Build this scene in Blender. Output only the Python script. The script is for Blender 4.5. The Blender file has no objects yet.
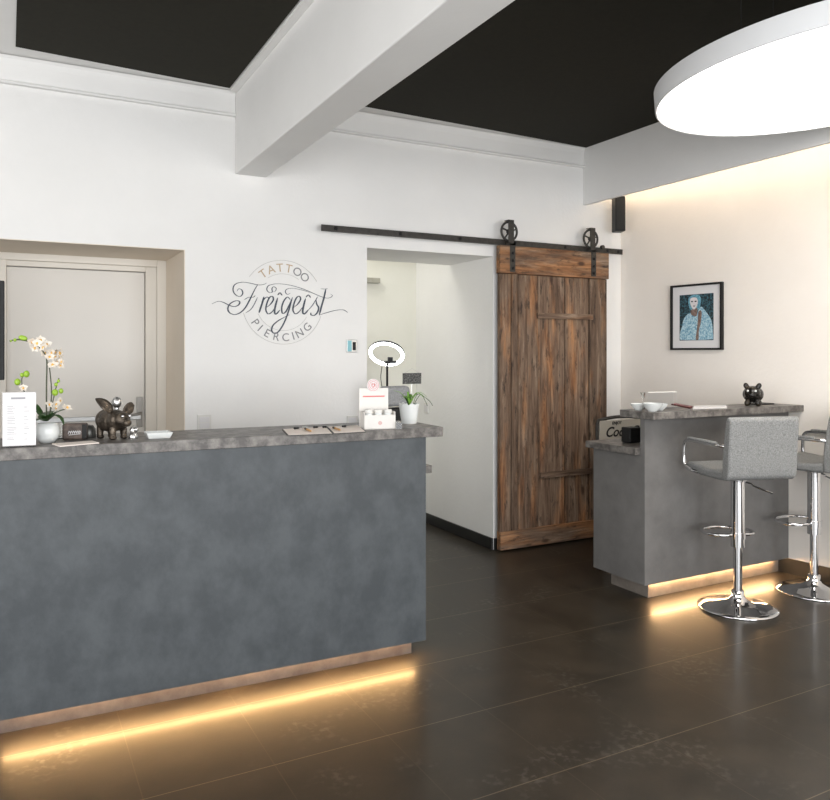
import bpy, bmesh, math, random
from mathutils import Vector, Matrix
random.seed(7)
PI = math.pi
R = math.radians
sc = bpy.context.scene
COL = sc.collection

# ---------------------------------------------------------------- camera, world, light, exposure
FPX, HY, CH = 762.3, 352.0, 1.45
YAW = math.atan(405.0 / FPX)
cam = bpy.data.cameras.new('camera')
cam.sensor_width = 36.0
cam.lens = FPX / 830 * 36
cam.shift_y = -(400 - HY) / 830
cam.clip_start = 0.05
camo = bpy.data.objects.new('camera', cam)
camo.location = (0, 0, CH)
camo.rotation_euler = (PI / 2, 0, -YAW)
COL.objects.link(camo)
sc.camera = camo

w = bpy.data.worlds.new('world')
sc.world = w
w.use_nodes = True
bg = w.node_tree.nodes['Background']
bg.inputs[0].default_value = (0.9, 0.94, 1.0, 1)
bg.inputs[1].default_value = 0.35

def area(name, loc, rot, sx, sy, power, col):
    l = bpy.data.lights.new(name, 'AREA')
    l.shape = 'RECTANGLE'; l.size = sx; l.size_y = sy
    l.energy = power; l.color = col
    o = bpy.data.objects.new(name, l)
    o.location = loc; o.rotation_euler = rot
    COL.objects.link(o)
    return o
# daylight through the three shop windows behind the camera and one on the left
for wx in (-1.3, 0.75, 2.8):
    area('window_daylight', (wx, -2.36, 1.32), (PI / 2, 0, 0), 1.6, 2.3, 76, (0.975, 0.985, 1.0))
area('window_daylight', (-2.66, 1.3, 1.6), (PI / 2, 0, -PI / 2), 2.6, 1.8, 52, (1.0, 0.99, 0.985))
# unseen area light added to brighten the passage behind the middle doorway
area('passage_fill', (1.9, 5.60, 2.70), (0, 0, 0), 0.8, 0.45, 7, (1.0, 0.98, 0.94))
LED_BIG, LED_BAR, LED_COVE, LAMP = 56.0, 60.0, 30.0, 5.0

sc.view_settings.view_transform = 'Standard'
sc.view_settings.look = 'None'
sc.view_settings.exposure = 0.52
sc.view_settings.gamma = 1.0
sc.view_settings.use_curve_mapping = False
sc.cycles.max_bounces = 8
sc.cycles.diffuse_bounces = 5
sc.cycles.caustics_reflective = False
sc.cycles.caustics_refractive = False
sc.cycles.sample_clamp_indirect = 6

# ---------------------------------------------------------------- helpers
_F = Vector((math.sin(YAW), math.cos(YAW), 0)); _R = Vector((math.cos(YAW), -math.sin(YAW), 0)); _U = Vector((0, 0, 1))
def _ray(u, v): return _F + _R * ((u - 415) / FPX) + _U * ((HY - v) / FPX)
def onY(u, v, Y):
    d = _ray(u, v); return Vector((0, 0, CH)) + d * (Y / d.y)
def onZ(u, v, z):
    d = _ray(u, v); return Vector((0, 0, CH)) + d * ((z - CH) / d.z)

def put(name, bm, m, parent=None, smooth=False, loc=None, bevel=0, seg=2):
    if bevel: bmesh.ops.recalc_face_normals(bm, faces=bm.faces)
    me = bpy.data.meshes.new(name)
    bmesh.ops.recalc_face_normals(bm, faces=bm.faces)
    bm.to_mesh(me); bm.free()
    me.materials.append(m)
    o = bpy.data.objects.new(name, me)
    COL.objects.link(o)
    if smooth:
        for p in me.polygons: p.use_smooth = True
        if smooth != 'all':
            me.set_sharp_from_angle(angle=R(40))
    if loc is not None: o.location = loc
    if parent: o.parent = parent
    if bevel:
        md = o.modifiers.new('bevel', 'BEVEL'); md.width = bevel; md.segments = seg
        md.limit_method = 'ANGLE'; md.angle_limit = R(40)
    return o
def empty(name, loc=(0, 0, 0), rz=0):
    o = bpy.data.objects.new(name, None)
    o.empty_display_size = 0.1
    o.location = loc; o.rotation_euler = (0, 0, rz)
    COL.objects.link(o)
    return o
def tag(o, label=None, cat=None, group=None, kind=None):
    if label: o['label'] = label
    if cat: o['category'] = cat
    if group: o['group'] = group
    if kind: o['kind'] = kind
    return o
def struct(o): o['kind'] = 'structure'; return o
def box(bm, x0, x1, y0, y1, z0, z1, M=None):
    vs = [bm.verts.new(Vector(p)) for p in ((x0,y0,z0),(x1,y0,z0),(x1,y1,z0),(x0,y1,z0),(x0,y0,z1),(x1,y0,z1),(x1,y1,z1),(x0,y1,z1))]
    if M is not None:
        for v in vs: v.co = M @ v.co
    for f in ((3,2,1,0),(4,5,6,7),(0,1,5,4),(1,2,6,5),(2,3,7,6),(3,0,4,7)):
        bm.faces.new([vs[i] for i in f])
    return bm
def B(*a, M=None): return box(bmesh.new(), *a, M=M)
def prism(bm, pts, z0, z1, M=None):
    """pts: outline in xy, extruded in z"""
    a = [bm.verts.new(Vector((x, y, z0))) for x, y in pts]; b = [bm.verts.new(Vector((x, y, z1))) for x, y in pts]
    if M is not None:
        for v in a + b: v.co = M @ v.co
    n = len(pts)
    bm.faces.new(a[::-1]); bm.faces.new(b)
    for i in range(n): bm.faces.new((a[i], a[(i+1) % n], b[(i+1) % n], b[i]))
    return bm
def lathe(bm, prof, n=32, M=None, cap=True):
    rings = []
    for r, z in prof:
        if r < 1e-6:
            rings.append([bm.verts.new(Vector((0, 0, z)))])
        else:
            rings.append([bm.verts.new(Vector((r*math.cos(2*PI*i/n), r*math.sin(2*PI*i/n), z))) for i in range(n)])
    if M is not None:
        for rg in rings:
            for v in rg: v.co = M @ v.co
    for a, b in zip(rings, rings[1:]):
        if len(a) == 1 and len(b) == 1: continue
        for i in range(n):
            j = (i+1) % n
            if len(a) == 1: bm.faces.new((a[0], b[i], b[j]))
            elif len(b) == 1: bm.faces.new((a[i], a[j], b[0]))
            else: bm.faces.new((a[i], a[j], b[j], b[i]))
    if cap:
        if len(rings[0]) > 1: bm.faces.new(rings[0][::-1])
        if len(rings[-1]) > 1: bm.faces.new(rings[-1])
    return bm
def catmull(pts, k=4, closed=False):
    pts = [Vector(p) for p in pts]; n = len(pts); out = []
    rng = n if closed else n - 1
    for i in range(rng):
        if closed: p0, p1, p2, p3 = pts[(i-1) % n], pts[i], pts[(i+1) % n], pts[(i+2) % n]
        else: p0, p1, p2, p3 = pts[max(i-1, 0)], pts[i], pts[i+1], pts[min(i+2, n-1)]
        for j in range(k):
            t = j / k
            out.append(0.5*((2*p1)+(p2-p0)*t+(2*p0-5*p1+4*p2-p3)*t*t+(3*p1-p0-3*p2+p3)*t**3))
    if not closed: out.append(pts[-1])
    return out
def tube(bm, pts, r, n=10, closed=False):
    pts = [Vector(p) for p in pts]; N = len(pts)
    rs = r if isinstance(r, (list, tuple)) else [r]*N
    rings = []; prev = None
    for i, p in enumerate(pts):
        if closed: t = (pts[(i+1) % N] - pts[i-1]).normalized()
        elif i == 0: t = (pts[1]-p).normalized()
        elif i == N-1: t = (p-pts[-2]).normalized()
        else: t = ((pts[i+1]-p).normalized()+(p-pts[i-1]).normalized()).normalized()
        if prev is None:
            a = Vector((0, 0, 1)) if abs(t.z) < 0.9 else Vector((1, 0, 0))
            nrm = t.cross(a).normalized()
        else:
            nrm = (prev - t*prev.dot(t))
            nrm = nrm.normalized() if nrm.length > 1e-6 else t.orthogonal().normalized()
        prev = nrm; bn = t.cross(nrm)
        rings.append([bm.verts.new(p + (nrm*math.cos(2*PI*k/n)+bn*math.sin(2*PI*k/n))*rs[i]) for k in range(n)])
    for i in range(N if closed else N-1):
        a, b = rings[i], rings[(i+1) % N]
        for k in range(n):
            bm.faces.new((a[k], a[(k+1) % n], b[(k+1) % n], b[k]))
    if not closed:
        bm.faces.new(rings[0][::-1]); bm.faces.new(rings[-1])
    return bm
def T(pts, r, n=10, closed=False): return tube(bmesh.new(), pts, r, n, closed)
def ell(bm, c, r, rot=None, seg=16):
    M = Matrix.Translation(Vector(c))
    if rot: M = M @ Matrix.Rotation(rot[2], 4, 'Z') @ Matrix.Rotation(rot[1], 4, 'Y') @ Matrix.Rotation(rot[0], 4, 'X')
    M = M @ Matrix.Diagonal((r[0], r[1], r[2], 1))
    bmesh.ops.create_uvsphere(bm, u_segments=seg, v_segments=seg//2+2, radius=1, matrix=M)
    return bm
def dup(root, loc=None, rz=None):
    c = root.copy(); COL.objects.link(c)
    if loc is not None: c.location = loc
    if rz is not None: c.rotation_euler = (0, 0, rz)
    for ch in [o for o in list(COL.objects) if o.parent == root]:
        d = ch.copy(); COL.objects.link(d); d.parent = c
        for g in [o for o in list(COL.objects) if o.parent == ch]:
            e = g.copy(); COL.objects.link(e); e.parent = d
    return c

# ---------------------------------------------------------------- materials
def mat(name, col, rough=0.5, metal=0.0, emit=0, ecol=None, trans=0, ior=1.45, spec=None):
    m = bpy.data.materials.new(name); m.use_nodes = True
    b = m.node_tree.nodes['Principled BSDF']
    b.inputs['Base Color'].default_value = (*col, 1)
    b.inputs['Roughness'].default_value = rough
    b.inputs['Metallic'].default_value = metal
    b.inputs['IOR'].default_value = ior
    if trans: b.inputs['Transmission Weight'].default_value = trans
    if spec is not None: b.inputs['Specular IOR Level'].default_value = spec
    if emit:
        b.inputs['Emission Color'].default_value = (*(ecol or col), 1)
        b.inputs['Emission Strength'].default_value = emit
    return m
def nd(m, t, **kw):
    n = m.node_tree.nodes.new(t)
    for k, v in kw.items(): setattr(n, k, v)
    return n
def lk(m, a, b): m.node_tree.links.new(a, b)
def bs(m): return m.node_tree.nodes['Principled BSDF']
def noisy(name, c1, c2, scale, rough=0.5, detail=6, bump=0.0, bscale=None, stretch=(1,1,1), metal=0, lo=0.35, hi=0.65, spec=None):
    m = mat(name, c1, rough, metal, spec=spec)
    tc = nd(m, 'ShaderNodeTexCoord'); mp = nd(m, 'ShaderNodeMapping'); mp.inputs['Scale'].default_value = stretch
    lk(m, tc.outputs['Object'], mp.inputs[0])
    n = nd(m, 'ShaderNodeTexNoise'); n.inputs['Scale'].default_value = scale; n.inputs['Detail'].default_value = detail
    n.inputs['Roughness'].default_value = 0.62
    lk(m, mp.outputs[0], n.inputs[0])
    cr = nd(m, 'ShaderNodeValToRGB')
    cr.color_ramp.elements[0].position = lo; cr.color_ramp.elements[0].color = (*c1, 1)
    cr.color_ramp.elements[1].position = hi; cr.color_ramp.elements[1].color = (*c2, 1)
    lk(m, n.outputs[0], cr.inputs[0]); lk(m, cr.outputs[0], bs(m).inputs['Base Color'])
    if bump:
        n2 = nd(m, 'ShaderNodeTexNoise'); n2.inputs['Scale'].default_value = bscale or scale*6; n2.inputs['Detail'].default_value = 5
        lk(m, mp.outputs[0], n2.inputs[0])
        bp = nd(m, 'ShaderNodeBump'); bp.inputs['Strength'].default_value = bump; bp.inputs['Distance'].default_value = 0.01
        lk(m, n2.outputs[0], bp.inputs['Height']); lk(m, bp.outputs[0], bs(m).inputs['Normal'])
    return m

WALL = noisy('white_plaster', (0.79, 0.785, 0.77), (0.83, 0.825, 0.81), 1.2, 0.85, bump=0.12, bscale=45)
WALLR = noisy('cove_tinted_plaster', (0.80, 0.755, 0.70), (0.84, 0.795, 0.74), 1.2, 0.85, bump=0.12, bscale=45)  # warmth of the cove light put into the right wall's colour
RECESS_TINT = noisy('warm_shade_plaster', (0.76, 0.68, 0.58), (0.80, 0.72, 0.62), 1.5, 0.85, bump=0.1, bscale=45)  # shade and warm bounce of the left recess put into the colour
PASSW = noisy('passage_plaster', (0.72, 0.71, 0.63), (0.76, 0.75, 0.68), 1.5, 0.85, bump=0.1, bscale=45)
BLACKC = noisy('black_ceiling', (0.014, 0.0125, 0.007), (0.018, 0.016, 0.009), 30, 0.8, spec=0.25)
BASE = mat('dark_baseboard', (0.012, 0.012, 0.012), 0.35)
LACQ = mat('cream_lacquer', (0.76, 0.72, 0.65), 0.4)
DOORL = mat('door_leaf_grey', (0.70, 0.67, 0.62), 0.35)
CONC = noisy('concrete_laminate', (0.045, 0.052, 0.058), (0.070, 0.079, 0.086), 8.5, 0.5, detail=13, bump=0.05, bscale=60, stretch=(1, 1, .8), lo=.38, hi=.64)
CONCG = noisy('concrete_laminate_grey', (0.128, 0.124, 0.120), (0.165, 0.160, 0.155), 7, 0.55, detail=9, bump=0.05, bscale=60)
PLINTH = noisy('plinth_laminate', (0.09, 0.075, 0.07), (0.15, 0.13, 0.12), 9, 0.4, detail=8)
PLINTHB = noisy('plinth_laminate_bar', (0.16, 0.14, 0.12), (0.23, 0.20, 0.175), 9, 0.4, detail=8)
STONE = noisy('stone_worktop', (0.075, 0.068, 0.063), (0.21, 0.195, 0.18), 20, 0.42, detail=12, bump=0.12, bscale=70, lo=0.40, hi=0.64)
CHROME = mat('chrome', (0.68, 0.68, 0.69), 0.05, 1.0)
STEEL = mat('brushed_steel', (0.55, 0.55, 0.54), 0.3, 1.0)
BLKM = noisy('black_steel', (0.026, 0.024, 0.021), (0.05, 0.046, 0.041), 30, 0.5, metal=0.2)
BLKP = mat('black_plastic', (0.010, 0.010, 0.010), 0.5, spec=.3)
WHITEP = mat('white_plastic', (0.72, 0.71, 0.68), 0.35)
PORC = mat('white_porcelain', (0.70, 0.72, 0.71), 0.15)
PAPER = mat('white_paper', (0.70, 0.69, 0.695), 0.7)
PAPERP = mat('cream_paper', (0.80, 0.72, 0.66), 0.7)
INKG = mat('grey_ink', (0.30, 0.30, 0.32), 0.7)
INKR = mat('red_ink', (0.62, 0.18, 0.17), 0.7)
GLASS = mat('clear_glass', (0.95, 0.97, 0.97), 0.03, trans=1.0, ior=1.2)
FABRIC = noisy('grey_woven_fabric', (0.17, 0.173, 0.172), (0.31, 0.315, 0.31), 160, 0.95, detail=3, bump=0.5, bscale=300)
FABRIC2 = noisy('grey_chair_fabric', (0.24, 0.245, 0.25), (0.34, 0.345, 0.35), 90, 0.9)
LEAF = noisy('dark_green_leaf', (0.015, 0.045, 0.012), (0.04, 0.10, 0.02), 20, 0.35)
LEAFB = noisy('bright_green_leaf', (0.10, 0.28, 0.03), (0.25, 0.45, 0.08), 20, 0.45)
BUD = mat('green_bud', (0.28, 0.45, 0.04), 0.4)
STEM = mat('dark_stem', (0.05, 0.06, 0.03), 0.5)
PETAL = noisy('cream_petal', (0.76, 0.68, 0.58), (0.82, 0.78, 0.71), 40, 0.6)
YEL = mat('yellow_centre', (0.75, 0.42, 0.08), 0.5)
BRONZE = noisy('dark_bronze', (0.035, 0.028, 0.022), (0.13, 0.105, 0.08), 35, 0.38, metal=0.7, bump=0.3, bscale=90)
BLKPIG = noisy('glossy_black_pig', (0.006, 0.005, 0.004), (0.07, 0.05, 0.03), 22, 0.22, detail=4, lo=0.5, hi=0.75)
SOIL = mat('soil', (0.06, 0.04, 0.025), 0.9)
SCRIPT = mat('slate_lettering', (0.055, 0.07, 0.095), 0.4)
LETTER = mat('grey_lettering', (0.22, 0.22, 0.23), 0.4)
TANREFL = mat('tan_reflection_lettering', (0.50, 0.38, 0.25), 0.4)  # tan reflection on the first logo letters, painted as their colour
RINGL = mat('pale_ring_line', (0.48, 0.47, 0.46), 0.5)
LAMPW = mat('lamp_rim_white', (0.78, 0.79, 0.80), 0.4)
LAMPE = mat('lamp_diffuser', (1, 1, 1), 0.5, emit=LAMP, ecol=(1.0, 0.95, 0.89))
RINGE = mat('ring_light_tube', (1, 1, 1), 0.5, emit=5, ecol=(0.95, 0.97, 1.0))
LEDB = mat('warm_led', (1, 0.8, 0.5), 0.5, emit=LED_BIG, ecol=(1.0, 0.58, 0.24))
LEDR = mat('warm_led_bar', (1, 0.8, 0.5), 0.5, emit=LED_BAR, ecol=(1.0, 0.60, 0.28))
LEDC = mat('cove_led', (1, 0.85, 0.65), 0.5, emit=LED_COVE, ecol=(1.0, 0.80, 0.58))

# floor: dark brown rectangular tiles, thin pale joints, scuffs
def floor_mat():
    m = mat('dark_floor_tiles', (0.02, 0.018, 0.014), 0.3, spec=0.42)
    tc = nd(m, 'ShaderNodeTexCoord'); sep = nd(m, 'ShaderNodeSeparateXYZ'); lk(m, tc.outputs['Object'], sep.inputs[0])
    def joint(out, off, per, wid):
        a = nd(m, 'ShaderNodeMath', operation='SUBTRACT'); lk(m, out, a.inputs[0]); a.inputs[1].default_value = off
        p = nd(m, 'ShaderNodeMath', operation='PINGPONG'); lk(m, a.outputs[0], p.inputs[0]); p.inputs[1].default_value = per/2
        l = nd(m, 'ShaderNodeMath', operation='LESS_THAN'); lk(m, p.outputs[0], l.inputs[0]); l.inputs[1].default_value = wid
        return l.outputs[0]
    jy = joint(sep.outputs[1], 3.100, 0.505, 0.0021)
    jx = joint(sep.outputs[0], 0.381, 0.44, 0.0018)
    n1 = nd(m, 'ShaderNodeTexNoise'); n1.inputs['Scale'].default_value = 4; n1.inputs['Detail'].default_value = 5; n1.inputs['Roughness'].default_value = 0.6
    lk(m, tc.outputs['Object'], n1.inputs[0])
    cr = nd(m, 'ShaderNodeValToRGB')
    cr.color_ramp.elements[0].position = 0.35; cr.color_ramp.elements[0].color = (0.016, 0.0125, 0.008, 1)
    cr.color_ramp.elements[1].position = 0.68; cr.color_ramp.elements[1].color = (0.034, 0.0265, 0.0175, 1)
    lk(m, n1.outputs[0], cr.inputs[0])
    # scuffs: fine voronoi crackle inside noise blobs
    v = nd(m, 'ShaderNodeTexNoise'); v.inputs['Scale'].default_value = 34; v.inputs['Detail'].default_value = 2
    lk(m, tc.outputs['Object'], v.inputs[0])
    lt = nd(m, 'ShaderNodeMapRange'); lt.inputs[1].default_value = .50; lt.inputs[2].default_value = .66; lk(m, v.outputs[0], lt.inputs[0])
    n2 = nd(m, 'ShaderNodeTexNoise'); n2.inputs['Scale'].default_value = 2.6; n2.inputs['Detail'].default_value = 3
    lk(m, tc.outputs['Object'], n2.inputs[0])
    rg = nd(m, 'ShaderNodeMapRange'); rg.inputs[1].default_value = 0.54; rg.inputs[2].default_value = 0.72
    lk(m, n2.outputs[0], rg.inputs[0])
    mu = nd(m, 'ShaderNodeMath', operation='MULTIPLY'); lk(m, lt.outputs[0], mu.inputs[0]); lk(m, rg.outputs[0], mu.inputs[1])
    mu2 = nd(m, 'ShaderNodeMath', operation='MULTIPLY'); lk(m, mu.outputs[0], mu2.inputs[0]); mu2.inputs[1].default_value = 0.5
    x1 = nd(m, 'ShaderNodeMix', data_type='RGBA'); lk(m, mu2.outputs[0], x1.inputs[0]); lk(m, cr.outputs[0], x1.inputs[6]); x1.inputs[7].default_value = (0.13, 0.12, 0.10, 1)
    x2 = nd(m, 'ShaderNodeMix', data_type='RGBA'); lk(m, jx, x2.inputs[0]); lk(m, x1.outputs[2], x2.inputs[6]); x2.inputs[7].default_value = (0.045, 0.035, 0.022, 1)
    x3 = nd(m, 'ShaderNodeMix', data_type='RGBA'); lk(m, jy, x3.inputs[0]); lk(m, x2.outputs[2], x3.inputs[6]); x3.inputs[7].default_value = (0.12, 0.095, 0.062, 1)
    lk(m, x3.outputs[2], bs(m).inputs['Base Color'])
    rr = nd(m, 'ShaderNodeMapRange'); rr.inputs[3].default_value = 0.36; rr.inputs[4].default_value = 0.46; lk(m, n1.outputs[0], rr.inputs[0])
    lk(m, rr.outputs[0], bs(m).inputs['Roughness'])
    bs(m).inputs['Coat Weight'].default_value = 0.22; bs(m).inputs['Coat Roughness'].default_value = 0.17
    bp = nd(m, 'ShaderNodeBump'); bp.inputs['Strength'].default_value = 0.05; bp.inputs['Distance'].default_value = 0.002
    n3 = nd(m, 'ShaderNodeTexNoise'); n3.inputs['Scale'].default_value = 90; n3.inputs['Detail'].default_value = 3
    lk(m, tc.outputs['Object'], n3.inputs[0]); lk(m, n3.outputs[0], bp.inputs['Height']); lk(m, bp.outputs[0], bs(m).inputs['Normal'])
    return m
FLOOR = floor_mat()

# old barn wood: grain along Z (or X), knots, per-board variation
def wood_mat(name, along='Z', warm=0.0):
    m = mat(name, (0.2, 0.1, 0.05), 0.75)
    tc = nd(m, 'ShaderNodeTexCoord'); geo = nd(m, 'ShaderNodeNewGeometry')
    add = nd(m, 'ShaderNodeVectorMath', operation='ADD'); sc_ = nd(m, 'ShaderNodeVectorMath', operation='SCALE')
    cmb = nd(m, 'ShaderNodeCombineXYZ')
    for i in range(3): lk(m, geo.outputs['Random Per Island'], cmb.inputs[i])
    lk(m, cmb.outputs[0], sc_.inputs[0]); sc_.inputs['Scale'].default_value = 37.0
    lk(m, tc.outputs['Object'], add.inputs[0]); lk(m, sc_.outputs[0], add.inputs[1])
    def mapped(s):
        mp = nd(m, 'ShaderNodeMapping'); mp.inputs['Scale'].default_value = s if along == 'Z' else (s[2], s[1], s[0])
        lk(m, add.outputs[0], mp.inputs[0]); return mp.outputs[0]
    # knots: voronoi cells squeezed along the grain warp the grain
    kv = nd(m, 'ShaderNodeTexVoronoi'); kv.inputs['Scale'].default_value = 1.0; kv.inputs['Randomness'].default_value = 1
    lk(m, mapped((7.5, 1, 3.3)), kv.inputs[0])
    g = nd(m, 'ShaderNodeTexNoise'); g.inputs['Scale'].default_value = 1; g.inputs['Detail'].default_value = 9; g.inputs['Roughness'].default_value = 0.68; g.inputs['Distortion'].default_value = 0.6
    lk(m, mapped((30, 30, 2.6)), g.inputs[0])
    big = nd(m, 'ShaderNodeTexNoise'); big.inputs['Scale'].default_value = 1; big.inputs['Detail'].default_value = 5; big.inputs['Roughness'].default_value = 0.6
    lk(m, mapped((9, 9, 1.6)), big.inputs[0])
    gr = nd(m, 'ShaderNodeValToRGB'); e = gr.color_ramp.elements
    e[0].position = 0.26; e[0].color = (0.022, 0.012, 0.007, 1)
    e[1].position = 0.74; e[1].color = (0.30, 0.225, 0.165, 1)
    a = e.new(0.40); a.color = (0.085, 0.050, 0.031, 1)
    b = e.new(0.56); b.color = (0.155, 0.104, 0.070, 1)
    lk(m, g.outputs[0], gr.inputs[0])
    wr = nd(m, 'ShaderNodeValToRGB'); e = wr.color_ramp.elements
    e[0].position = 0.28; e[0].color = (0.050, 0.020, 0.009, 1)
    e[1].position = 0.70; e[1].color = (0.40, 0.205, 0.092, 1)
    a = e.new(0.45); a.color = (0.18, 0.080, 0.033, 1)
    lk(m, g.outputs[0], wr.inputs[0])
    mk = nd(m, 'ShaderNodeMapRange'); mk.inputs[1].default_value = 0.50 - warm; mk.inputs[2].default_value = 0.66 - warm
    lk(m, big.outputs[0], mk.inputs[0])
    x1 = nd(m, 'ShaderNodeMix', data_type='RGBA'); lk(m, mk.outputs[0], x1.inputs[0]); lk(m, gr.outputs[0], x1.inputs[6]); lk(m, wr.outputs[0], x1.inputs[7])
    # dark blotches
    st = nd(m, 'ShaderNodeTexNoise'); st.inputs['Scale'].default_value = 1; st.inputs['Detail'].default_value = 6; st.inputs['Roughness'].default_value = 0.7
    lk(m, mapped((26, 26, 7.0)), st.inputs[0])
    sm = nd(m, 'ShaderNodeMapRange'); sm.inputs[1].default_value = 0.55; sm.inputs[2].default_value = 0.66; sm.inputs[4].default_value = 0.85
    lk(m, st.outputs[0], sm.inputs[0])
    x2 = nd(m, 'ShaderNodeMix', data_type='RGBA'); lk(m, sm.outputs[0], x2.inputs[0]); lk(m, x1.outputs[2], x2.inputs[6]); x2.inputs[7].default_value = (0.018, 0.011, 0.008, 1)
    # knots colour
    kr = nd(m, 'ShaderNodeMapRange'); kr.inputs[1].default_value = 0.16; kr.inputs[2].default_value = 0.07; kr.inputs[3].default_value = 0; kr.inputs[4].default_value = 0.9
    lk(m, kv.outputs['Distance'], kr.inputs[0])
    x3 = nd(m, 'ShaderNodeMix', data_type='RGBA'); lk(m, kr.outputs[0], x3.inputs[0]); lk(m, x2.outputs[2], x3.inputs[6]); x3.inputs[7].default_value = (0.035, 0.016, 0.008, 1)
    hsv = nd(m, 'ShaderNodeHueSaturation'); vr = nd(m, 'ShaderNodeMapRange'); vr.inputs[3].default_value = 0.85; vr.inputs[4].default_value = 1.3
    lk(m, geo.outputs['Random Per Island'], vr.inputs[0]); lk(m, vr.outputs[0], hsv.inputs['Value'])
    lk(m, x3.outputs[2], hsv.inputs['Color']); lk(m, hsv.outputs[0], bs(m).inputs['Base Color'])
    bp = nd(m, 'ShaderNodeBump'); bp.inputs['Strength'].default_value = 0.5; bp.inputs['Distance'].default_value = 0.004
    lk(m, g.outputs[0], bp.inputs['Height']); lk(m, bp.outputs[0], bs(m).inputs['Normal'])
    return m
WOODV = wood_mat('weathered_planks', 'Z')
WOODH = wood_mat('weathered_board', 'X', 0.10)
WOODB = wood_mat('brown_batten', 'X', -0.06)

# ---------------------------------------------------------------- the room
YW = 4.668          # face of the back wall
CZ = 3.05           # ceiling
TH = 0.632          # thickness of the old back wall
def wallx(y): return 4.366 + (YW - y) * 0.10      # right wall runs slightly out of square
struct(put('floor', B(-2.8, 5.2, -2.5, 8.2, -0.1, 0), FLOOR))
# back wall with two deep openings
LO0, LO1, LOZ = -0.42, 0.924, 2.062
MO0, MO1, MOZ = 2.115, 3.130, 2.150
bm = bmesh.new()
box(bm, -2.8, LO0, YW, YW+TH, 0, 3.3)
box(bm, LO0, LO1, YW, YW+TH, LOZ, 3.3)
box(bm, LO1, MO0, YW, YW+TH, 0, 3.3)
box(bm, MO0, MO1, YW, YW+TH, MOZ, 3.3)
box(bm, MO1, 5.2, YW, YW+TH, 0, 3.3)
struct(put('wall_back', bm, WALL))
# right wall (slightly skewed)
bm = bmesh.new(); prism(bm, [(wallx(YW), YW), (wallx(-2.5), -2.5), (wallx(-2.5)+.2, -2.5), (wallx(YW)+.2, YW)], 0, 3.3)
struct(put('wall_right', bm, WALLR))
# left wall with a window, rear wall with three windows
bm = bmesh.new()
box(bm, -2.9, -2.7, -2.5, 0.0, 0, 3.3); box(bm, -2.9, -2.7, 2.6, YW, 0, 3.3)
box(bm, -2.9, -2.7, 0.0, 2.6, 0, 0.7); box(bm, -2.9, -2.7, 0.0, 2.6, 2.5, 3.3)
struct(put('wall_left', bm, WALL))
bm = bmesh.new()
xs = [-2.9, -2.1, -0.5, -0.05, 1.55, 2.0, 3.6, 5.2]
for i in range(0, 8, 2): box(bm, xs[i], xs[i+1], -2.6, -2.4, 0, 3.3)
for i in range(1, 7, 2):
    box(bm, xs[i], xs[i+1], -2.6, -2.4, 0, 0.15); box(bm, xs[i], xs[i+1], -2.6, -2.4, 2.5, 3.3)
struct(put('wall_rear', bm, WALL))
wn = 0
for i in range(1, 7, 2):
    wn += 1
    r = struct(empty('window_%d' % wn, ((xs[i]+xs[i+1])/2, -2.5, 0.15)))
    bm = bmesh.new(); h = 0.8
    box(bm, -h, -h+.06, -.04, .04, 0, 2.35); box(bm, h-.06, h, -.04, .04, 0, 2.35); box(bm, -h+.06, h-.06, -.04, .04, 0, .06); box(bm, -h+.06, h-.06, -.04, .04, 2.29, 2.35)
    put('window_frame', bm, WHITEP, r); put('pane', B(-h+.06, h-.06, -.006, .006, .06, 2.29), GLASS, r)
r = struct(empty('window_4', (-2.8, 1.3, 0.7), PI/2)); h = 1.3
bm = bmesh.new()
box(bm, -h, -h+.06, -.04, .04, 0, 1.8); box(bm, h-.06, h, -.04, .04, 0, 1.8); box(bm, -h+.06, h-.06, -.04, .04, 0, .06); box(bm, -h+.06, h-.06, -.04, .04, 1.74, 1.8)
put('window_frame', bm, WHITEP, r); put('pane', B(-h+.06, h-.06, -.006, .006, .06, 1.74), GLASS, r)

# ceiling: white plasterboard with two recessed black fields
BK = 0.0095          # the beam runs slightly out of square
BX0, BX1, BZ = 1.224, 1.418, 2.545        # downstand beam
PXA, PXB = 3.985, 4.03                     # cove panel
bm = bmesh.new()
box(bm, -2.9, 5.2, -2.6, YW, CZ, 3.3)
ce = struct(put('ceiling', bm, WALL))
put('ceiling_panel', prism(bmesh.new(), [(0.04, -1.6), (1.173-BK*6.2, -1.6), (1.173, 4.599), (0.026, 4.500)], CZ-.004, CZ-.0002), BLACKC, ce)
put('ceiling_panel', prism(bmesh.new(), [(BX1-.10, -2.39), (PXA-.011, -2.39), (PXA-.011, 4.63), (BX1+.001, 4.50)], CZ-.004, CZ-.0002), BLACKC, ce)
# beam, cornices, cove panel
struct(put('trim_1', prism(bmesh.new(), [(BX0-BK*(YW+2.4), -2.39), (BX1-BK*(YW+2.4), -2.39), (BX1, YW-.001), (BX0, YW-.001)], BZ, CZ-.001), WALL, bevel=0.006))
def cornice(name, x0, x1, zb):
    p = [(YW-.001, zb), (YW-.030, zb), (YW-.034, zb+.006), (YW-.030, zb+.014), (YW-.012, zb+.022), (YW-.014, CZ-.05), (YW-.02, CZ-.018), (YW-.032, CZ-.005), (YW-.001, CZ-.005)]
    M = Matrix(((0, 0, 1, 0), (1, 0, 0, 0), (0, 1, 0, 0), (0, 0, 0, 1)))
    return struct(put(name, prism(bmesh.new(), p, x0, x1, M), WALL))
cornice('trim_2', -2.7, BX0-.002, 2.895)
cornice('trim_3', BX1+.002, PXA-.012, 2.893)
struct(put('trim_4', prism(bmesh.new(), [(BX0-.045-BK*(YW+2.4), -2.39), (BX0-.001-BK*(YW+2.4), -2.39), (BX0-.002, YW-.06), (BX0-.045, YW-.06)], CZ-.018, CZ-.0055), WALL))
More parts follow.
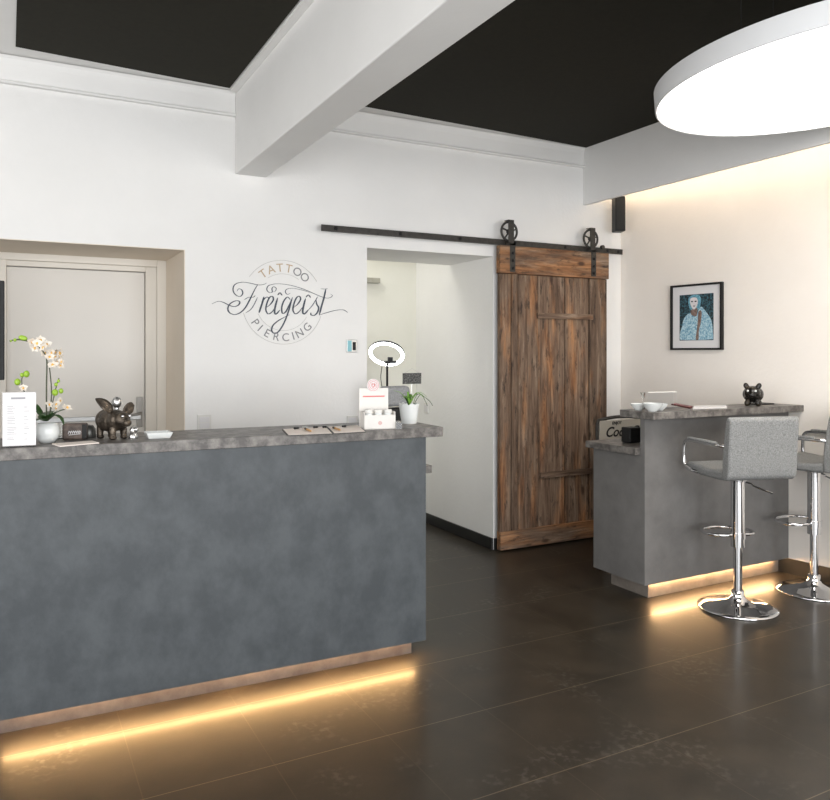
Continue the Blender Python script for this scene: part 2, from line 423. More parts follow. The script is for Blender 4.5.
bm = bmesh.new()
box(bm, PXA-.01, PXA+.015, -2.4, YW-.001, 2.603, CZ-.005)
box(bm, PXA+.015, PXA+.10, -2.4, YW-.001, 2.66, 2.675)
pn = struct(put('trim_5', bm, WALL))
put('led_strip', B(PXA+.05, PXA+.07, -2.3, YW-.06, 2.676, 2.684), LEDC, pn)

# baseboards
def bb(name, x0, x1, y0, y1): return struct(put(name, B(x0, x1, y0, y1, 0.0, 0.085), BASE, bevel=.003))
bb('baseboard_back', MO1+.002, wallx(YW)-.03, YW-.016, YW-.001)
bb('baseboard_middle', LO1+.02, MO0-.002, YW-.016, YW-.001)
bb('baseboard_passage', MO1-.016, MO1-.001, YW-.001, 5.9)
bm = bmesh.new(); prism(bm, [(wallx(4.63)-.001, 4.63), (wallx(4.63)-.008, 4.63), (wallx(-2.3)-.008, -2.3), (wallx(-2.3)-.001, -2.3)], 0, .10)
struct(put('baseboard_right', bm, BASE))

# passage behind the middle opening, and a small room behind
YB = YW+TH
struct(put('wall_passage_far', B(1.2, 3.30, 5.87, 6.02, 0, 3.3), PASSW))
struct(put('wall_passage_right', B(MO1, 3.3, YB, 5.87, 0, 3.3), WALL))
struct(put('wall_passage_left', B(1.1, 1.2, YB, 6.02, 0, 3.3), WALL))
struct(put('ceiling_passage', B(1.1, 3.3, YB, 6.02, 2.75, 2.85), WALL))
# lining added to the left recess, warm bounce and shade painted in
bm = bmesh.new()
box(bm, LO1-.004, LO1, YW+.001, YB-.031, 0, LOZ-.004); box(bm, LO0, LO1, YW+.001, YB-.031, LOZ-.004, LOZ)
struct(put('trim_6', bm, RECESS_TINT))
# left opening: door frame and leaf set deep in the wall
dr = struct(empty('door_1', (0.24, YB-.03, 0)))
YD = YB - .03
bm = bmesh.new()
for (a, b, z1, y0, y1) in ((LO1-.062, LO1-.001, LOZ-.001, YD, YD+.10), (LO1-.131, LO1-.062, LOZ-.048, YD+.02, YD+.10)):
    box(bm, a-.24, b-.24, y0-YD, y1-YD, 0, z1)
box(bm, LO0+.001-.24, LO1-.062-.24, 0, .10, LOZ-.048, LOZ-.001)
box(bm, LO0+.001-.24, LO1-.131-.24, .02, .10, LOZ-.082, LOZ-.048)
box(bm, LO0+.001-.24, LO0+.40-.24, 0, .10, 0, LOZ-.048)
put('door_frame', bm, LACQ, dr, bevel=.004)
bm = bmesh.new()
box(bm, LO0+.40-.24, LO1-.135-.24, .045, .085, 0.01, LOZ-.086)
lf = put('door_leaf', bm, DOORL, dr, bevel=.003)
bm = bmesh.new(); box(bm, LO0+.42-.24, LO1-.16-.24, .030, .044, 1.005, 1.035)
put('rail', bm, STEEL, dr, bevel=.003)
hp = onY(140, 412, YD+.03)
bm = bmesh.new()
hx = hp.x - .24
box(bm, hx-.02, hx+.016, .033, .044, hp.z-.10, hp.z+.10)
tube(bm, [(hx, .036, hp.z-.005), (hx, -.012, hp.z-.005), (hx-.012, -.02, hp.z-.008), (hx-.085, -.02, hp.z-.02)], .009, 10)
put('handle', bm, mat('dull_steel', (.28,.27,.25), .45, .8), dr, bevel=.002)

# ---------------------------------------------------------------- sliding barn door with its rail
DY0, DY1 = 4.585, 4.625       # door front / back
DX0, DX1 = onY(499.3, 300, DY0).x, onY(608, 300, DY0).x
def dX(u): return onY(u, 300, DY0).x
bd = empty('barn_door', ((DX0+DX1)/2, (DY0+DY1)/2, 0.012))
tag(bd, 'sliding barn door of weathered brown planks hanging from a black rail', 'door')
ox, oy = bd.location.x, bd.location.y
def dbx(bm, x0, x1, y0, y1, z0, z1): return box(bm, x0-ox, x1-ox, y0-oy, y1-oy, z0-.012, z1-.012)
xb = [DX0+.006, dX(511.5), dX(518.5), dX(539), dX(566), dX(590), DX1-.002]
bm = bmesh.new()
for i, (a, b) in enumerate(zip(xb, xb[1:])):
    off = (0.0, 0.0, 0.004, 0.010, 0.010, 0.003)[i]
    dbx(bm, a+.0036, b-.0036, DY0+.004+off, DY1, 0.13, 2.02)
put('plank_panel', bm, WOODV, bd, bevel=.003)
put('backing', dbx(bmesh.new(), DX0+.02, DX1-.02, DY1, DY1+.012, .06, 2.1), BLKM, bd)
put('top_board', dbx(bmesh.new(), DX0, DX1, DY0-.012, DY1, 2.022, 2.224), WOODH, bd, bevel=.004)
put('bottom_board', dbx(bmesh.new(), DX0+.006, DX1-.004, DY0-.008, DY1, 0.012, 0.145), WOODH, bd, bevel=.004)
put('batten', dbx(bmesh.new(), dX(537), dX(592), DY0-.012, DY0+.003, 1.70, 1.742), WOODB, bd, bevel=.002)
put('batten', dbx(bmesh.new(), dX(540.5), dX(592), DY0-.004, DY0+.014, 0.505, 0.548), WOODB, bd, bevel=.002)
# hangers with spoked wheels
for k, u in enumerate((510.1, 591.7)):
    x = onY(u, 240, DY0-.03).x - ox
    zc = 2.325 - .012
    bm = bmesh.new()
    y0 = DY0 - .012 - oy
    box(bm, x+.010, x+.056, y0-.006, y0, 2.035-.012, 2.25-.012)
    box(bm, x-.024, x+.056, y0-.006, y0, 2.225-.012, 2.25-.012)
    box(bm, x-.024, x+.024, y0-.034, y0-.028, 2.24-.012, 2.345-.012)
    box(bm, x-.024, x+.024, y0-.034, y0, 2.235-.012, 2.241-.012)
    box(bm, x-.024, x+.024, y0-.034, y0+.02, 2.40-.012, 2.406-.012)
    box(bm, x-.024, x+.024, y0-.034, y0-.028, 2.345-.012, 2.40-.012)
    h = put('hanger', bm, BLKM, bd, bevel=.001)
    bm = bmesh.new()
    for zz in (2.06, 2.115, 2.17):
        lathe(bm, [(.011, 0), (.011, .005), (.006, .009), (0, .009)], 12, Matrix.Translation((x+.033, y0-.006, zz-.012)) @ Matrix.Rotation(PI/2, 4, 'X'))
    put('bolt', bm, BLKP, h)
    bm = bmesh.new()
    M = Matrix.Translation((x, y0-.012+.006, zc)) @ Matrix.Rotation(PI/2, 4, 'X')
    _ring = [(.060*math.cos(a*PI/16), .060*math.sin(a*PI/16), 0) for a in range(32)]
    tube(bm, [M @ Vector(p) for p in [(  .068*math.cos(a*PI/16), .068*math.sin(a*PI/16), 0) for a in range(32)]], .0085, 8, True)
    lathe(bm, [(.018, -.012), (.018, .026), (0, .028)], 16, M)
    for s in range(5):
        a = 2*PI*s/5+.3
        tube(bm, [M @ Vector((.012*math.cos(a), .012*math.sin(a), 0)), M @ Vector((.062*math.cos(a), .062*math.sin(a), 0))], .006, 6)
    put('wheel', bm, BLKM, bd, smooth=True)
# the rail
rl = empty('door_rail', (3.05, YW-.04, 2.2475))
tag(rl, 'long black steel rail running along the back wall above the sliding door', 'rail')
put('rail_bar', B(1.762-3.05, 4.318-3.05, -.034, -.026, -.021, .021), BLKM, rl, bevel=.0015)
for x in (1.86, 2.33, 2.80, 3.27, 3.74, 4.16, 4.27):
    put('spacer', lathe(bmesh.new(), [(.011, 0), (.011, .064)], 14, Matrix.Translation((x-3.05, .038, 0)) @ Matrix.Rotation(PI/2, 4, 'X')), BLKM, rl)
    put('bolt', lathe(bmesh.new(), [(.013, 0), (.013, .006), (.006, .010), (0, .010)], 6, Matrix.Translation((x-3.05, -.034, 0)) @ Matrix.Rotation(PI/2, 4, 'X')), BLKP, rl)
put('end_stop', lathe(bmesh.new(), [(.016, 0), (.016, .022)], 16, Matrix.Translation((4.10-3.05, -.03, .024)) @ Matrix.Rotation(PI/2, 4, 'X')), BLKM, rl)

# ---------------------------------------------------------------- reception counter
CY = 3.130; CT = 1.096
ct = empty('reception_counter', (.80, 3.423, 0), R(-1.5))
tag(ct, 'long blue-grey reception counter with stone worktop and warm light strip under its front', 'counter')
def cb(bm, x0, x1, y0, y1, z0, z1): return box(bm, x0-.80, x1-.80, y0-3.4, y1-3.4, z0, z1)
CXL, CXR = -0.10, 1.728
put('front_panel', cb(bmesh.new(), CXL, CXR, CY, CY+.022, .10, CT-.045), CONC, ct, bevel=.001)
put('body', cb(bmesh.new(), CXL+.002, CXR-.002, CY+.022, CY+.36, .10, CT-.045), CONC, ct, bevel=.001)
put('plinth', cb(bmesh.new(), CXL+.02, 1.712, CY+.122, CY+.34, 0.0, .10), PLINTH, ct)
put('worktop', cb(bmesh.new(), CXL-.03, 1.816, CY-.006, CY+.385, CT-.045, CT), STONE, ct, bevel=.002)
put('desk_board', cb(bmesh.new(), CXL, 1.955, CY+.37, CY+.95, .815, .855), STONE, ct, bevel=.002)
put('side_panel', cb(bmesh.new(), CXL+.02, CXL+.05, CY+.36, CY+.9, 0, .815), CONC, ct); put('side_panel', cb(bmesh.new(), CXR-.05, CXR-.02, CY+.36, CY+.9, 0, .815), CONC, ct)
put('led_strip', cb(bmesh.new(), -0.02, 1.722, CY+.104, CY+.116, .090, .0985), LEDB, ct)

# ---------------------------------------------------------------- consultation bar on the right
BY = 3.262; BT = 1.108
br = empty('bar_counter', (3.9, 3.5, 0))
tag(br, 'grey stepped bar counter standing against the right wall beneath the framed picture', 'counter')
def rb(bm, x0, x1, y0, y1, z0, z1): return box(bm, x0-3.9, x1-3.9, y0-3.5, y1-3.5, z0, z1)
def rw(bm, x0, y0, y1, z0, z1, gap=.002):   # right end follows the wall
    return prism(bm, [(x0-3.9, y0-3.5), (wallx(y0)-gap-3.9, y0-3.5), (wallx(y1)-gap-3.9, y1-3.5), (x0-3.9, y1-3.5)], z0, z1)
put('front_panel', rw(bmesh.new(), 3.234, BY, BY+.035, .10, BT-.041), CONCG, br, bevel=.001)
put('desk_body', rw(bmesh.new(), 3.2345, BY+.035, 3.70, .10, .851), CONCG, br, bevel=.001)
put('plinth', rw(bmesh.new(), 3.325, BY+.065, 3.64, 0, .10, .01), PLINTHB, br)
put('worktop', rw(bmesh.new(), 3.200, 3.160, 3.43, BT-.041, BT), STONE, br, bevel=.002)
put('desk_top', rw(bmesh.new(), 3.195, BY+.036, 3.73, .852, .892), STONE, br, bevel=.002)
put('led_strip', rb(bmesh.new(), 3.335, 4.42, BY+.040, BY+.052, .090, .0985), LEDR, br)

# ---------------------------------------------------------------- bar stools
def make_stool():
    r = empty('bar_stool')
    put('base', lathe(bmesh.new(), [(0, .0), (.212, 0), (.217, .004), (.214, .010), (.18, .017), (.12, .026), (.075, .038), (.045, .055), (.036, .075), (.034, .10), (0, .10)], 64), CHROME, r, smooth='all')
    put('column', lathe(bmesh.new(), [(.024, .10), (.024, .40)], 28), CHROME, r, smooth=True)
    put('sleeve', lathe(bmesh.new(), [(.026, .345), (.038, .348), (.038, .72), (.05, .725), (.05, .75)], 28), CHROME, r, smooth=True)
    # foot ring: D-shaped loop in front of the column
    pts = [(.033*0+x, y, z) for x, y, z in ((-.02, .0, .415), (-.10, .015, .412), (-.145, .085, .41), (-.12, .17, .41), (-.05, .215, .41), (.05, .215, .41), (.12, .17, .41), (.145, .085, .41), (.10, .015, .412), (.02, .0, .415))]
    bm = tube(bmesh.new(), catmull(pts, 5), .0095, 10)
    lathe(bm, [(.042, .395), (.042, .43)], 24)
    put('footrest', bm, CHROME, r, smooth=True)
    # height lever
    put('lever', T(catmull([(.03, 0, .715), (.07, -.02, .705), (.085, -.03, .69), (.17, -.07, .655)], 5), .005, 8), CHROME, r, smooth=True)
    # seat and backrest: side profiles extruded over the width with rounded edges
    def prof(pts, wid, bev):
        M = Matrix(((0, 0, 1, 0), (1, 0, 0, 0), (0, 1, 0, 0), (0, 0, 0, 1)))
        return prism(bmesh.new(), pts, -wid/2, wid/2, M)
    seat = [(.215, .790), (.222, .765), (.20, .755), (.12, .750), (-.12, .750), (-.17, .755), (-.17, .815), (-.10, .800), (.0, .797), (.12, .808), (.19, .812)]
    so = put('seat', prof(seat, .40, 0), FABRIC, r, smooth=True, bevel=.016, seg=4)
    back = [(-.168, .757), (-.165, .85), (-.172, .92), (-.182, .99), (-.196, 1.065), (-.206, 1.096), (-.228, 1.105), (-.248, 1.088), (-.243, 1.02), (-.236, .95), (-.232, .88), (-.230, .82), (-.222, .775), (-.198, .757)]
    bo = put('backrest', prof(back, .415, 0), FABRIC, r, smooth=True, bevel=.016, seg=4)
    for s in (-1, 1):
        x = s*.217
        p = catmull([(s*.19, -.185, .940), (x*.95, -.17, .942), (x, -.13, .942), (x, .06, .942), (x, .15, .940), (x, .185, .925), (x, .195, .89), (x, .195, .82), (x, .18, .785), (x*.97, .12, .768), (s*.17, .06, .757)], 5)
        a = put('armrest', T(p, .011, 10), CHROME, r, smooth=True)
        put('arm_pad', B(x-.017, x+.017, -.12, .14, .946, .960), FABRIC, a, bevel=.008, seg=3)
    return r
st = make_stool()
st.location = (3.642, 2.957, 0); st.rotation_euler = (0, 0, R(-17))
tag(st, 'chrome bar stool seen whole, grey fabric back in front of the bar middle', 'bar stool', 'bar stools at the bar')
s2 = dup(st, (4.306, 2.946, 0), R(5))
tag(s2, 'chrome bar stool cut by the right edge of the photo, beside the right wall', 'bar stool', 'bar stools at the bar')

# ---------------------------------------------------------------- pendant lamp
LC = (3.155, 2.020, 2.60); LR = .775
lp = empty('pendant_lamp', LC)
lp.rotation_euler = (-.036, -.065, 0)      # hangs slightly out of level
tag(lp, 'large round white disc pendant lamp hanging from the black ceiling', 'lamp')
put('rim', lathe(bmesh.new(), [(LR-.012, .006), (LR-.006, 0), (LR, .004), (LR, .088), (LR-.01, .092), (0, .092)], 128, cap=False), LAMPW, lp, smooth=True)
put('diffuser', lathe(bmesh.new(), [(LR-.012, .006), (LR-.012, .012), (0, .012)], 128, cap=False), LAMPE, lp)
bpy.context.view_layer.update()
Mi = (Matrix.Translation(LC) @ lp.rotation_euler.to_matrix().to_4x4()).inverted()
for x, y in [tuple(onZ(741, 25, 2.70))[:2], tuple(onZ(773, 17, 2.72))[:2], (3.55, 2.35), (3.5, 1.5)]:
    put('suspension_cord', T([Mi @ Vector((x, y, 2.68)), Mi @ Vector((x, y, CZ+.004))], .0016, 6), BLKP, lp)

# ---------------------------------------------------------------- corner loudspeaker
sp = empty('loudspeaker', (4.205, 4.52, 2.39), R(-25))
tag(sp, 'slim black loudspeaker mounted high in the corner above the rail end', 'speaker')
put('cabinet', B(-.040, .040, -.05, .05, 0, .27), BLKP, sp, bevel=.006)
put('grille', B(-.036, .036, -.056, -.049, .01, .26), noisy('speaker_cloth', (.01, .01, .01), (.03, .03, .03), 300, .9), sp, bevel=.003)
put('bracket', T([(0, .045, .2), (0.02, .14, .2)], .012, 8), BLKM, sp)

# ---------------------------------------------------------------- framed picture on the right wall
ang = math.atan(0.10)
def onWallR(u, v):
    d = _ray(u, v)          # X = 4.37 + (YW - Y)*.066
    t = (4.366 + YW*.10) / (d.x + .10*d.y)
    return Vector((0, 0, CH)) + d*t
pa, pb = onWallR(672.6, 318), onWallR(724, 318)
top = onWallR(671, 286.3); bot = onWallR(671, 350)
wid = (Vector((pa.x, pa.y)) - Vector((pb.x, pb.y))).length
H0 = top.z - bot.z
mid = (pa + pb)/2
pf = empty('framed_picture', (mid.x, mid.y, bot.z), -PI/2 + ang)
tag(pf, 'black-framed portrait with blue tones and white mat on the right wall', 'picture')
# local: +x runs along the wall to the viewer's right, -y faces the room
fw = .014; W2 = wid/2
bm = bmesh.new()
box(bm, -W2, -W2+fw, -.030, -.001, 0, H0); box(bm, W2-fw, W2, -.030, -.001, 0, H0)
box(bm, -W2+fw, W2-fw, -.030, -.001, 0, fw); box(bm, -W2+fw, W2-fw, -.030, -.001, H0-fw, H0)
put('frame', bm, BLKP, pf, bevel=.001)
put('mat_board', B(-W2+fw, W2-fw, -.014, -.001, fw, H0-fw), PAPER, pf)
pw, z0p, z1p = W2*.66, H0*.145, H0*.845
DKB = noisy('picture_dark_teal', (.008, .015, .02), (.05, .14, .18), 60, .5, lo=.45, hi=.62)
art = put('print', B(-pw, pw, -.0150, -.0138, z0p, z1p), DKB, pf)
ph = z1p - z0p
def blob(name, pts, m, lay):
    pp = catmull([(x, z, 0) for x, z in pts], 4, True)
    M = Matrix(((1, 0, 0, 0), (0, 0, 1, 0), (0, 1, 0, 0), (0, 0, 0, 1)))
    put(name, prism(bmesh.new(), [(max(-.985, min(.985, p.x))*pw, z0p + max(.01, min(.99, p.y))*ph) for p in pp], -.0150-.0003*lay, -.0146-.0003*lay+.0001, M), m, art)
BLU = noisy('picture_pale_blue', (.10, .28, .42), (.50, .68, .74), 75, .5, lo=.38, hi=.6)
HAIRB = noisy('picture_headscarf_blue', (.06, .20, .30), (.20, .45, .56), 80, .5)
SKIN = noisy('picture_skin', (.62, .60, .62), (.74, .70, .70), 40, .5)
ARM = noisy('picture_arm_brown', (.10, .06, .045), (.28, .20, .17), 60, .5)
INKD = mat('picture_dark', (.012, .014, .02), .5)
blob('dress', [(-.97, .02), (-.85, .30), (-.70, .50), (-.35, .60), (0, .55), (.25, .72), (.55, .62), (.88, .42), (.97, .15), (.97, .02)], BLU, 1)
blob('scarf', [(-.45, .78), (-.45, .92), (-.2, .985), (.1, .985), (.28, .9), (.25, .76), (.12, .66), (-.3, .66)], HAIRB, 2)
blob('neck', [(-.3, .66), (-.28, .56), (0, .52), (.06, .62), (.05, .7)], ARM, 3)
blob('face', [(-.36, .84), (-.30, .92), (0, .925), (.1, .84), (.04, .74), (-.12, .67), (-.27, .73)], SKIN, 4)
blob('arm', [(.14, .62), (.32, .62), (.28, .4), (.16, .2), (.14, .02), (-.02, .02), (.03, .2), (.1, .42)], ARM, 4)
for ex in (-.24, -.03): blob('eye', [(ex-.07, .845), (ex, .86), (ex+.07, .845), (ex, .83)], INKD, 5)
blob('mouth', [(-.19, .745), (-.12, .757), (-.05, .745), (-.12, .735)], INKD, 5)

# ---------------------------------------------------------------- wall logo
lg = empty('wall_logo', (1.538, YW-.001, 1.768))
tag(lg, 'round shop logo with script lettering on the white wall above the counter', 'wall lettering')
LX, LZ = 1.532, 1.766
def arc_ring(bm, r, a0, a1, th):
    n = max(6, int(abs(a1-a0)/3)); p = []
    for i in range(n+1):
        a = R(a0+(a1-a0)*i/n); p.append((r*math.cos(a)+LX-1.538, -.001, r*math.sin(a)+LZ-1.768))
    return tube(bm, p, th, 6)
put('outer_circle', arc_ring(bmesh.new(), .266, 32, 145, .0014), RINGL, lg); put('outer_circle', arc_ring(bmesh.new(), .266, 196, 342, .0014), RINGL, lg)
put('inner_circle', arc_ring(bmesh.new(), .180, 55, 124, .0012), RINGL, lg); put('inner_circle', arc_ring(bmesh.new(), .180, 205, 330, .0012), RINGL, lg)
def text_mesh(name, cu, m, par):
    t = bpy.data.objects.new('text', cu); COL.objects.link(t)
    bpy.context.view_layer.update()
    me = bpy.data.meshes.new_from_object(t.evaluated_get(bpy.context.evaluated_depsgraph_get()))
    bpy.data.objects.remove(t); bpy.data.curves.remove(cu)
    me.materials.clear(); me.materials.append(m)
    o = bpy.data.objects.new(name, me); COL.objects.link(o); o.parent = par
    return o
def letter(ch, x, z, rot, size, m):
    cu = bpy.data.curves.new('letter', 'FONT'); cu.body = ch; cu.size = size; cu.extrude = .0008
    cu.align_x = 'CENTER'; cu.align_y = 'CENTER'
    o = text_mesh('letter', cu, m, lg)
    o.matrix_basis = Matrix.Translation((x+LX-1.538, -.0015, z+LZ-1.768)) @ Matrix.Rotation(rot, 4, 'Y') @ Matrix.Rotation(PI/2, 4, 'X')
    return o
for i, ch in enumerate('TATTOO'):
    a = R(-37 + i*15.6); r = .216
    letter(ch, r*math.sin(a), r*math.cos(a), a, .075, TANREFL if i < 4 else LETTER)
for i, ch in enumerate('PIERCING'):
    a = R(-54 + [0, 12, 26, 42, 58, 71, 83, 100][i]); r = .226
    letter(ch, r*math.sin(a), -r*math.cos(a), -a, .072, LETTER)
def S(pts, w0=1.0, w1=None, k=4):
    P = catmull([(x, y, 0) for x, y in pts], k)
    out = []; n = len(P)
    for p in P:
        q = onY(200 + p.x/5.533, 250 + p.y/5.533, YW-.002)
        out.append(Vector((q.x-1.538, q.y-(YW-.001), q.z-1.768)))
    ws = []
    for i in range(n):
        t = i/(n-1)
        base = w0 if w1 is None else w0 + (w1-w0)*t
        taper = min(1, .35 + 2.2*min(t, 1-t)*2)
        # downstrokes are thicker
        d = out[min(i+1, n-1)] - out[max(i-1, 0)]
        dn = abs(d.z)/(d.length+1e-6)
        ws.append(.0021*base*taper*(.6+.9*dn))
    return out, ws
bm = bmesh.new()
strokes = [
 ([(205,228),(215,214),(232,222),(236,242),(222,257),(200,250),(184,228),(186,200),(205,184),(240,178),(280,184),(320,193),(350,191),(368,183)], 1.2),
 ([(320,190),(305,215),(290,245),(270,285),(250,320),(225,345),(195,357),(168,350),(154,330),(160,305),(180,288),(205,280),(220,288),(212,305),(188,313),(160,305),(130,290),(100,284),(66,298)], 1.5),
 ([(245,275),(268,262),(292,262),(306,252)], 1.0),
 ([(252,348),(280,330),(300,300),(318,262)], .9),
 ([(354,258),(342,300),(326,348)], 1.9), ([(338,308),(352,276),(370,260),(380,268),(376,280)], 1.2),
 ([(368,318),(390,300),(406,274),(400,256),(384,264),(370,295),(364,330),(376,353),(396,345),(416,318)], 1.6),
 ([(430,264),(418,305),(412,340),(420,355),(442,332)], 1.9), ([(430,250),(442,236),(455,252)], 1.4),
 ([(500,276),(484,260),(464,282),(452,318),(456,350),(474,342),(494,305),(512,262)], 1.6),
 ([(512,262),(500,305),(486,350),(470,392),(450,430),(430,455),(410,461),(396,445),(402,420),(424,398),(455,378),(495,358)], 1.6),
 ([(518,318),(540,300),(556,274),(550,256),(534,264),(520,296),(514,330),(526,353),(546,344),(568,316)], 1.6),
 ([(584,268),(574,305),(568,342),(578,354),(600,330)], 1.9), ([(586,262),(599,248),(612,264)], 1.4),
 ([(600,332),(622,306),(642,274),(650,258)], .9), ([(642,276),(646,300),(656,318),(650,344),(632,362),(614,358),(614,346)], 1.7),
 ([(696,216),(686,262),(672,312),(660,360)], 1.8), ([(660,360),(700,347),(750,334),(792,331),(818,346)], 1.2), ([(668,214),(690,216),(706,214)], 1.2),
 ([(404,232),(416,228),(422,212),(408,203),(398,214),(400,232),(384,236),(370,220),(376,200),(400,190),(440,187),(500,195),(560,212),(610,232),(660,254),(700,266),(724,262),(732,250),(720,243)], 1.0),
 ([(500,238),(484,246),(472,232),(482,216),(515,212),(565,222),(610,236)], .9),
]
for pts, wd in strokes:
    o_, w_ = S(pts, wd); tube(bm, o_, w_, 6)
put('script_lettering', bm, SCRIPT, lg)

# ---------------------------------------------------------------- fittings on walls
def plate_thing(name, u, v, wpx, hpx, m, label, cat, group=None, Y=YW, parts=()):
    c = onY(u, v, Y); s = c.dot(_F)/FPX
    e = empty(name, (c.x, Y-.0005, c.z)); tag(e, label, cat, group)
    w_, h_ = wpx, hpx
    put('cover', B(-w_/2, w_/2, -.010, 0, -h_/2, h_/2), m, e, bevel=.002)
    return e
sw = plate_thing('light_switch', 204, 422.5, .082, .095, WHITEP, 'white double light switch low on the wall beside the door recess', 'switch')
put('rocker', B(-.030, .030, -.014, -.010, .002, .034), PAPER, sw, bevel=.001); put('rocker', B(-.030, .030, -.014, -.010, -.034, -.002), PAPER, sw, bevel=.001)
sk = plate_thing('wall_socket', 352, 422, .078, .085, WHITEP, 'white wall socket just left of the white display box', 'socket')
put('rocker', B(-.028, .028, -.013, -.010, -.028, .028), PAPER, sk, bevel=.001)
th = plate_thing('wall_intercom', 351.5, 346, .075, .085, STEEL, 'small steel control panel with blue film beside the middle doorway', 'control panel')
put('blue_film', B(-.033, -.004, -.0125, -.010, -.036, .036), mat('blue_film', (.25, .52, .58), .3), th)
put('display', B(.004, .026, -.0125, -.010, -.028, .026), BLKP, th)
# switch on the passage wall (faces -X)
q = _ray(427, 408); qq = Vector((0, 0, CH)) + q*(MO1/q.x)
e = empty('light_switch', (MO1-.0005, qq.y, qq.z), -PI/2); tag(e, 'white switch plate on the passage wall beyond the potted plant', 'switch')
put('cover', B(-.04, .04, -.010, 0, -.045, .045), WHITEP, e, bevel=.002); put('rocker', B(-.028, .028, -.013, -.010, -.03, .03), PAPER, e)
# small fixture high on the far passage wall
c = onY(371, 280.5, 5.87)
e = empty('wall_fixture', (c.x, 5.8695, c.z)); tag(e, 'small grey fixture high on the far passage wall', 'fixture')
put('arm', B(-.15, .06, -.06, -.0, -.025, .018), noisy('grey_fixture', (.30, .29, .24), (.38, .37, .31), 10, .6), e, bevel=.004)

# ---------------------------------------------------------------- behind the counter: ring light, salon chair, monitor
c = onY(386.5, 354, 5.44)
rg = empty('ring_light', (c.x, c.y+.10, 0)); tag(rg, 'glowing ring light on a thin black stand in the middle doorway', 'lamp')
cx, cz = 0, c.z
M = Matrix.Translation((0, -.10, cz)) @ Matrix.Rotation(R(28), 4, 'Y') @ Matrix.Rotation(R(-31), 4, 'X')
n = 48
RS = 1
put('ring_tube', T([M @ Vector((.129*math.cos(2*PI*i/n), .129*math.sin(2*PI*i/n), 0)) for i in range(n)], .014, 10, True), RINGE, rg, smooth='all')
put('ring_housing', T([M @ Vector((.132*math.cos(2*PI*i/n), .132*math.sin(2*PI*i/n), .008*RS)) for i in range(n)], .014, 10, True), BLKP, rg, smooth='all')
bm = bmesh.new()
hx = .045
tube(bm, [(hx, -.02, 0.02), (hx, -.02, cz-.09), (hx-.005, -.06, cz-.06)], .009, 10)
for a in range(3):
    an = a*2*PI/3+.4
    tube(bm, [(hx, -.02, .35), (hx+.25*math.cos(an), -.02+.25*math.sin(an)*.7, .012)], .008, 8)
put('stand', bm, BLKP, rg, smooth=True)
bm = bmesh.new(); box(bm, -.005, .095, -.09, -.06, cz-.075, cz-.055); box(bm, .02, .06, -.095, -.075, cz-.055, cz-.025)
put('phone_clamp', bm, BLKP, rg, bevel=.003)
put('cable', T(catmull([(-.04, -.1, cz-.10), (-.035, -.07, cz-.2), (.0, -.05, cz-.34), (.035, -.03, cz-.5)], 5), .003, 6), BLKP, rg)

c = onY(394, 400, 4.33)
ch = empty('salon_chair', (c.x, 4.33, 0), R(180)); tag(ch, 'grey padded swivel chair with black lower back standing behind the counter in the doorway', 'chair')
put('backrest', B(-.10, .10, -.03, .045, 1.105, 1.235), FABRIC2, ch, bevel=.028, seg=4)
put('lower_back', B(-.09, .09, -.025, .040, .62, 1.10), BLKP, ch, bevel=.02, seg=3)
put('seat', B(-.16, .16, -.29, .03, .50, .60), BLKP, ch, bevel=.03, seg=3)
put('column', lathe(bmesh.new(), [(.03, .06), (.03, .50)], 16, Matrix.Translation((0, -.13, 0))), CHROME, ch, smooth=True)
bm = bmesh.new()
for a in range(5):
    an = a*2*PI/5
    tube(bm, [(0, -.13, .075), (.18*math.cos(an), -.13+.18*math.sin(an), .045)], [.022, .014], 8)
    ell(bm, (.18*math.cos(an), -.13+.18*math.sin(an), .026), (.02, .02, .026), None, 10)
put('star_base', bm, BLKP, ch, smooth=True)

# monitor at the left picture edge standing on the desk board
c = onY(4.6, 331, 3.60)
zt, zb = onY(4, 281, 3.60).z, onY(4, 380, 3.60).z
mo = empty('monitor', (c.x-.36, 3.60, .87)); tag(mo, 'black screen whose right edge shows at the left border of the photo', 'monitor')
put('housing', B(-.36, .36, -.02, .02, zb-.87, zt-.87), BLKP, mo, bevel=.004)
put('screen', B(-.345, .345, -.022, -.020, zb-.855, zt-.885), mat('screen_glass', (.01, .01, .011), .45, spec=.2), mo)
bm = bmesh.new(); box(bm, -.04, .04, .02, .04, .0, zb-.87+.2); box(bm, -.14, .14, -.06, .12, 0, .012)
put('stand', bm, BLKP, mo, bevel=.003)

# ---------------------------------------------------------------- things on the reception worktop
def at(u, v): return onZ(u, v, CT)
# price list in acrylic holder
a, b = at(2.5, 447.5), at(36, 446)
L = (b-a).length; angm = math.atan2(b.y-a.y, b.x-a.x)
hm = (446.7-392.3)*((a+b)/2).dot(_F)/FPX
ml = empty('price_list', ((a.x+b.x)/2, (a.y+b.y)/2, CT), angm); tag(ml, 'white printed price list standing upright beside the orchid pot', 'sign')
put('card', B(-L/2, L/2, -.001, .001, .004, hm), PAPER, ml)
bm = bmesh.new(); box(bm, -L/2-.002, L/2+.002, .0015, .0035, .003, hm+.002)
box(bm, -L/2, L/2, -.02, .05, 0, .003)
put('holder', bm, mat('acrylic', (.97, .97, .98), .05, trans=1.0, ior=1.08), ml)
bm = bmesh.new()
random.seed(3)
z = hm*.74; k = 0
while z > hm*.12:
    k += 1
    if k % 6 == 0: z -= .008; continue
    box(bm, -L*.36, -L*.36+L*random.uniform(.14, .3), -.0013, -.001, z, z+.0016)
    if random.random() < .75: box(bm, L*.14, L*.14+L*random.uniform(.08, .16), -.0013, -.001, z, z+.0016)
    z -= .0062
box(bm, -L*.25, L*.18, -.0013, -.001, hm*.875, hm*.91)
